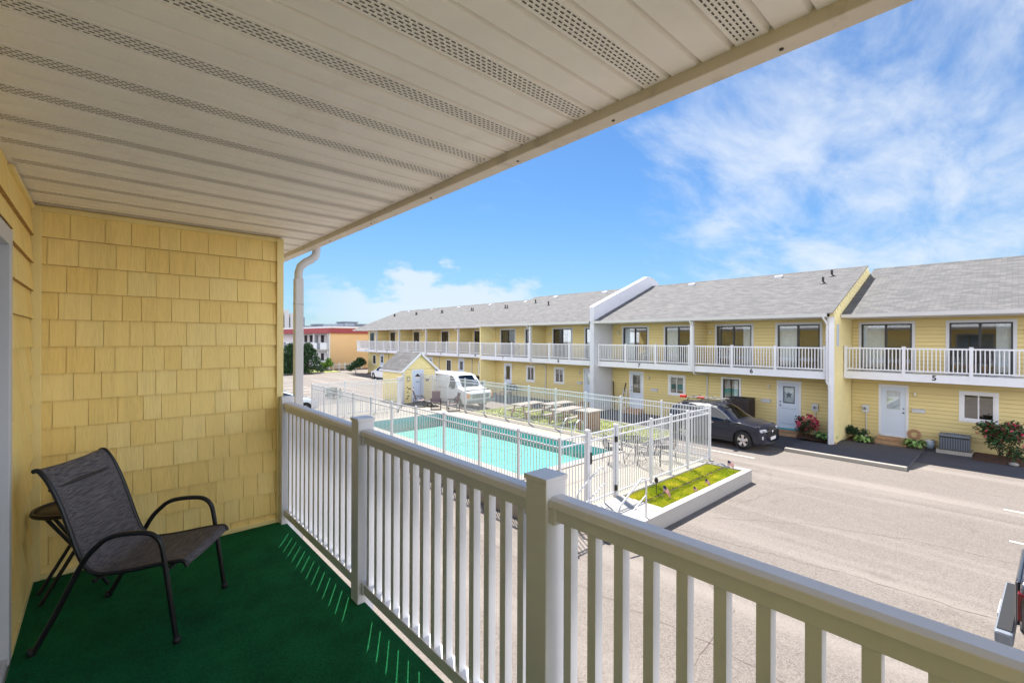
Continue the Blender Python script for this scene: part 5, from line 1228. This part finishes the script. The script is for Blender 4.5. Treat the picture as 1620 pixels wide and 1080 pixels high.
# small white hatchback far
def sedan(label, paint, loc, rz, nm='parked_car', red=True):
    t, Bd, G, h = vehicle(nm, label, 'car', 0, 0, 4.3, 1.76,
        [(-2.15, .55), (-2.08, .72), (-1.6, .86), (-1.15, .94), (-.55, 1.28), (-.1, 1.43), (.5, 1.45), (1.2, 1.30), (1.65, 1.08), (2.05, .98), (2.12, .8), (2.15, .55)], .90, (-1.35, 1.25), .32, paint,
        [(-.75, .2), (.28, 1.25)], (-1.1, -.25), (1.1, 1.65), tumble=.38)
    for s in (-1, 1):
        mb = MB(); mb.obox((s*(h-.25), -2.06, .66), (.16, s*.04, 0), (0, .04, 0), (0, 0, .06)); Bd(mb, 'headlight', 'lamp', bevel=.01)
        mb = MB(); mb.obox((s*(h-.2), 2.1, .80), (.14, -s*.03, 0), (0, .03, 0), (0, 0, .07)); Bd(mb, 'tail_lamp', 'tail', bevel=.01)
        mb = MB(); mb.obox((s*(h+.07), -.68, .96), (.09, 0, 0), (0, .06, 0), (0, 0, .055)); Bd(mb, 'side_mirror', paint, bevel=.02)
    place(t, loc, rz)
sedan('small white hatchback parked beyond the pool shed', 'carpaint_white', (22.3, 44.6, 0), pi)
sedan('pale blue car half hidden behind the downspout of the near balcony', 'carpaint_pale', (7.1, 27.6, 0), pi/2)

# dark pickup corner at lower right
t = thing('pickup_truck', 'charcoal pickup truck tail cut off at the lower right', 'pickup truck', (9.2, -1.0, 0))
x0, x1, yr = 8.42, 10.32, -.07
mb = MB(); mb.prism([(x0+.08, .62), (x0+.02, .75), (x0+.0, 1.0), (x0+.05, 1.22), (x0+.14, 1.30), (x1-.14, 1.30), (x1-.05, 1.22), (x1, 1.0), (x1-.08, .62)], 'y', -5.2, yr-.0, 0); mb.build('body', 'carpaint_char', t, bevel=.06)
mb = MB(); mb.box(x0+.22, x1-.22, yr+.001, yr+.05, .68, 1.24); tg = mb.build('tailgate', 'carpaint_char', t, bevel=.025)
mb = MB(); mb.box(x0+.18, x1-.18, yr-1.8, yr-.08, 1.3005, 1.335); mb.build('bed_cover', 'blackp', t, bevel=.02)
mb = MB(); mb.box(x0+.02, x1-.02, yr+.051, yr+.22, .46, .62); bp_ = mb.build('bumper', 'greymetal', t, bevel=.03)
mb = MB(); mb.box(x0+.1, x1-.1, yr+.07, yr+.20, .6201, .632); mb.build('bumper_step', 'blackp', bp_)
for s, xx in ((1, x0+.04), (-1, x1-.2)): mb = MB(); mb.box(xx, xx+.12, yr-.10, yr+.02, .82, 1.16); mb.build('tail_lamp', 'tail', t, bevel=.01)
mb = MB(); mb.box(9.05, 9.55, yr+.2201, yr+.23, .47, .60); mb.build('number_plate', 'flagw', t)
textmesh('badge', '4X4', .13, 'chrome', t, Matrix.Translation((x0-.004, yr-.45, 1.08)) @ Matrix(((0, 0, -1, 0), (-1, 0, 0, 0), (0, 1, 0, 0), (0, 0, 0, 1))))
for yy in (-1.15, -4.2):
    for xx in (x0+.12, x1-.12): mb = MB(); mb.lathe([(.0001, -.12), (.37, -.12), (.40, -.09), (.40, .09), (.37, .12), (.0001, .12)], (xx, yy, .40), 24, axis='x'); mb.build('wheel', 'tyre', t)
mb = MB(); mb.prism([(-2.0, 1.30), (-2.2, 1.88), (-3.3, 1.9), (-4.0, 1.32)], 'x', x0+.12, x1-.12); mb.build('cab', 'carpaint_char', t, bevel=.05)
t.rotation_euler.z = radians(-2.5); t.location.y += .02; t.location.x -= .03

# ================================================================== FAR BACKGROUND
def frame2(o, ux): # local frame helper: returns function mapping (along, depth, z)
    ux = Vector(ux).normalized(); uy = Vector((-ux.y, ux.x))
    def f(a, b_, z): p = Vector(o)+ux*a+uy*b_; return (p.x, p.y, z)
    return f
# motel with red mansard: corner P0, front face runs left/away, side face runs right/away
P0 = Vector((24.2, 63.3)); 
F = (sin(TH), cos(TH)); Rr = (cos(TH), -sin(TH))
P1 = Vector((77*F[0]-38.3*Rr[0], 77*F[1]-38.3*Rr[1])); ux = (P1-P0).normalized(); uy = Vector((ux.y, -ux.x)); 
if uy.dot(P0) < 0: uy = -uy
def mp_(a, b_, z): p = P0+ux*a+uy*b_; return (p.x, p.y, z)
def mbox(mb, a0, a1, b0, b1, z0, z1, mi=0):
    vs = [mp_(a, b_, z) for z in (z0, z1) for (a, b_) in ((a0, b0), (a1, b0), (a1, b1), (a0, b1))]; mb.add(vs, [(3, 2, 1, 0), (4, 5, 6, 7), (0, 1, 5, 4), (1, 2, 6, 5), (2, 3, 7, 6), (3, 0, 4, 7)], mi)
mo = thing('motel', 'two storey motel with red mansard roof and orange end wall', 'building', (P0.x, P0.y, 0))
mb = MB(); mbox(mb, 1.3, 30, 0.6, 12, 0, 5.05); mbox(mb, -.06, .16, -1.06, -1.0, 0, 5.05); mb.build('wall', 'greywall', mo)
mb = MB(); mbox(mb, -.05, .2, -1.0, .6, 0, 5.05); mbox(mb, -.05, 1.3, .6, 12.0, 0, 5.05); mb.build('end_wall', 'orange', mo)
mb = MB(); 
A0, A1, B0, B1 = -.5, 30.5, -1.3, 12.4
vs = [mp_(a, b_, 5.0) for (a, b_) in ((A0, B0), (A1, B0), (A1, B1), (A0, B1))]+[mp_(a, b_, 5.72) for (a, b_) in ((A0+.2, B0+.2), (A1-.2, B0+.2), (A1-.2, B1-.2), (A0+.2, B1-.2))]
mb.add(vs, [(0, 1, 5, 4), (1, 2, 6, 5), (2, 3, 7, 6), (3, 0, 4, 7), (3, 2, 1, 0)]); rf = mb.build('roof', 'redroof', mo)
mb = MB(); mbox(mb, A0+.15, A1-.15, B0+.15, B1-.15, 5.72, 5.95); mb.build('parapet_cap', 'white', rf)
for a in (3, 6.5, 9.5, 10.5): mb = MB(); mbox(mb, a, a+1.1, 3, 4, 5.95, 6.55); mb.build('rooftop_unit', 'greymetal', rf)
mb = MB(); mbox(mb, .5, 30, -1.0, .6, 2.55, 2.75); mb.build('walkway', 'wallc', mo)
for a in (.9, 4.2, 7.5, 10.8, 14.1):
    mb = MB(); mbox(mb, a, a+2.2, -1.08, -1.0, 2.75, 3.65); mb.build('balcony_panel', 'white', mo)
    mb = MB(); mbox(mb, a+2.2, a+3.3, -1.05, -1.02, 2.85, 3.6); mb.build('balcony_screen', 'greymetal', mo)
for z0 in (.3, 3.0):
    for i in range(8):
        a = 1.5+2.1*i; mb = MB(); mbox(mb, a, a+.9, .52, .6, z0 if i % 2 else z0+.7, z0+1.75); mb.build('door' if i % 2 else 'window', 'dark' if i % 3 else 'tower2', mo)
for a in (.6, 5.5, 10.5): mb = MB(); mbox(mb, a, a+.2, -1.0, -.8, 0, 5.0); mb.build('column', 'white', mo)
# high-rise far away
mb = MB(); d0 = 420; a0 = (455-810)/720.
cx, cy = d0*(F[0]+Rr[0]*a0), d0*(F[1]+Rr[1]*a0)
tw = thing('high_rise', 'distant pale high rise above the motel roof beside the balcony wall', 'building', (cx, cy, 0))
for k in range(-1, 4): mb = MB(); mb.box(cx-9+5*k, cx-5.2+5*k, cy-5, cy+5, 0, 27+(k % 2)*3); mb.build('tower_slab', 'tower', tw)
mb = MB(); mb.box(cx-13, cx+14, cy-3, cy+4, 0, 24); mb.build('glazing', 'tower2', tw)
# distant rooftops behind the motel
for i, (px_, w_, h_, dd) in enumerate(((492, 3.2, 7.2, 100), (510, 2.8, 7.3, 100), (533, 10, 7.7, 105), (549, 3, 8.3, 104), (562, 5, 7.8, 104))):
    a0 = (px_-810)/720.; cx, cy = dd*(F[0]+Rr[0]*a0), dd*(F[1]+Rr[1]*a0)
    mb = MB(); mb.box(cx-w_/2, cx+w_/2, cy-2, cy+2, 0, h_-.5); mb.box(cx-w_/2-.2, cx+w_/2+.2, cy-2.2, cy+2.2, h_-.5, h_-.25)
    tag(mb.build('distant_roof', 'greymetal'), ['leftmost small grey roof top behind the motel', 'second small grey roof top behind the motel', 'long low grey roof top behind the motel', 'tallest grey roof box behind the motel', 'rightmost grey roof top, beside the townhouse eave'][i], 'building')
# conical evergreens and shrub
def conifer(label, x, y, h_, r_):
    t = thing('evergreen_tree', label, 'tree', (x, y, 0)); mb = MB(); mb.tube([(x, y, 0), (x, y, h_*.5), (x, y, h_*.9)], .1, 7, radii=[.13, .08, .02]); mb.build('trunk', 'bark', t)
    mb = MB()
    for k in range(330):
        z = h_*(.06+.92*random.random()**1.25); rr = r_*(1-z/h_)**.75+.12; a = random.uniform(0, 2*pi); q = random.uniform(.45, 1.02)
        leaves(mb, (x+rr*q*cos(a), y+rr*q*sin(a), z), (.30, .30, .26), 26, .10, [0, 0, 1], surf=.1)
    mb.build('crown', ['leafd', 'leaf'], t)
conifer('left conical evergreen, between balcony wall and downspout', 16.5, 57.9, 3.6, 1.5)
conifer('right conical evergreen, just right of the downspout', 18.7, 58.2, 3.7, 1.9)
conifer('low evergreen hidden behind the downspout', 17.5, 59.2, 3.0, 1.4)
bush('lime_shrub', 'round lime green shrub in front of the motel', 'shrub', (21.8, 60.6, .95), (.95, .95, .8), 3000, .09, [0, 1], ['leafy', 'leaf'])
bush('dark_shrub', 'dark spiky shrub at the far left end of the townhouse row', 'shrub', (23.2, 54.5, 1.0), (1.1, 1.3, 1.0), 3200, .12, [0, 0, 1], ['leafd', 'leaf'])
bush('dark_shrub', 'small dark shrub in the lot behind the back pool fence', 'shrub', (12.4, 33.0, .35), (.6, .5, .4), 1400, .07, [0, 1], ['leafd', 'leaf'])
mb = MB(); mb.box(15, 22.6, 57.9, 64, -.01, .06); struct(mb.build('grass_strip', 'lawn')); mb = MB(); mb.box(13.5, 17.4, 57.3, 57.55, 0, .15); mb.box(17.9, 20.4, 57.4, 57.65, 0, .15); struct(mb.build('far_kerb', 'kerb'))
t = thing('rail_fence', 'low white split rail fence below the orange motel wall', 'fence', (24, 61, 0))
for i in range(6): mb = MB(); x = 22.9+.85*i; y = 61.2+.15*i; mb.box(x-.07, x+.07, y-.07, y+.07, 0, 1.0); mb.build('post', 'white', t)
for z in (.4, .75): mb = MB(); mb.bar((22.9, 61.2, z), (27.15, 61.95, z), .05, .12); mb.build('rail', 'white', t)

for o in bpy.data.objects:
    if o.type == 'MESH' and o.data and len(o.data.materials) == 0: print('nomat', o.name)
scn.render.resolution_x = 1024; scn.render.resolution_y = 682
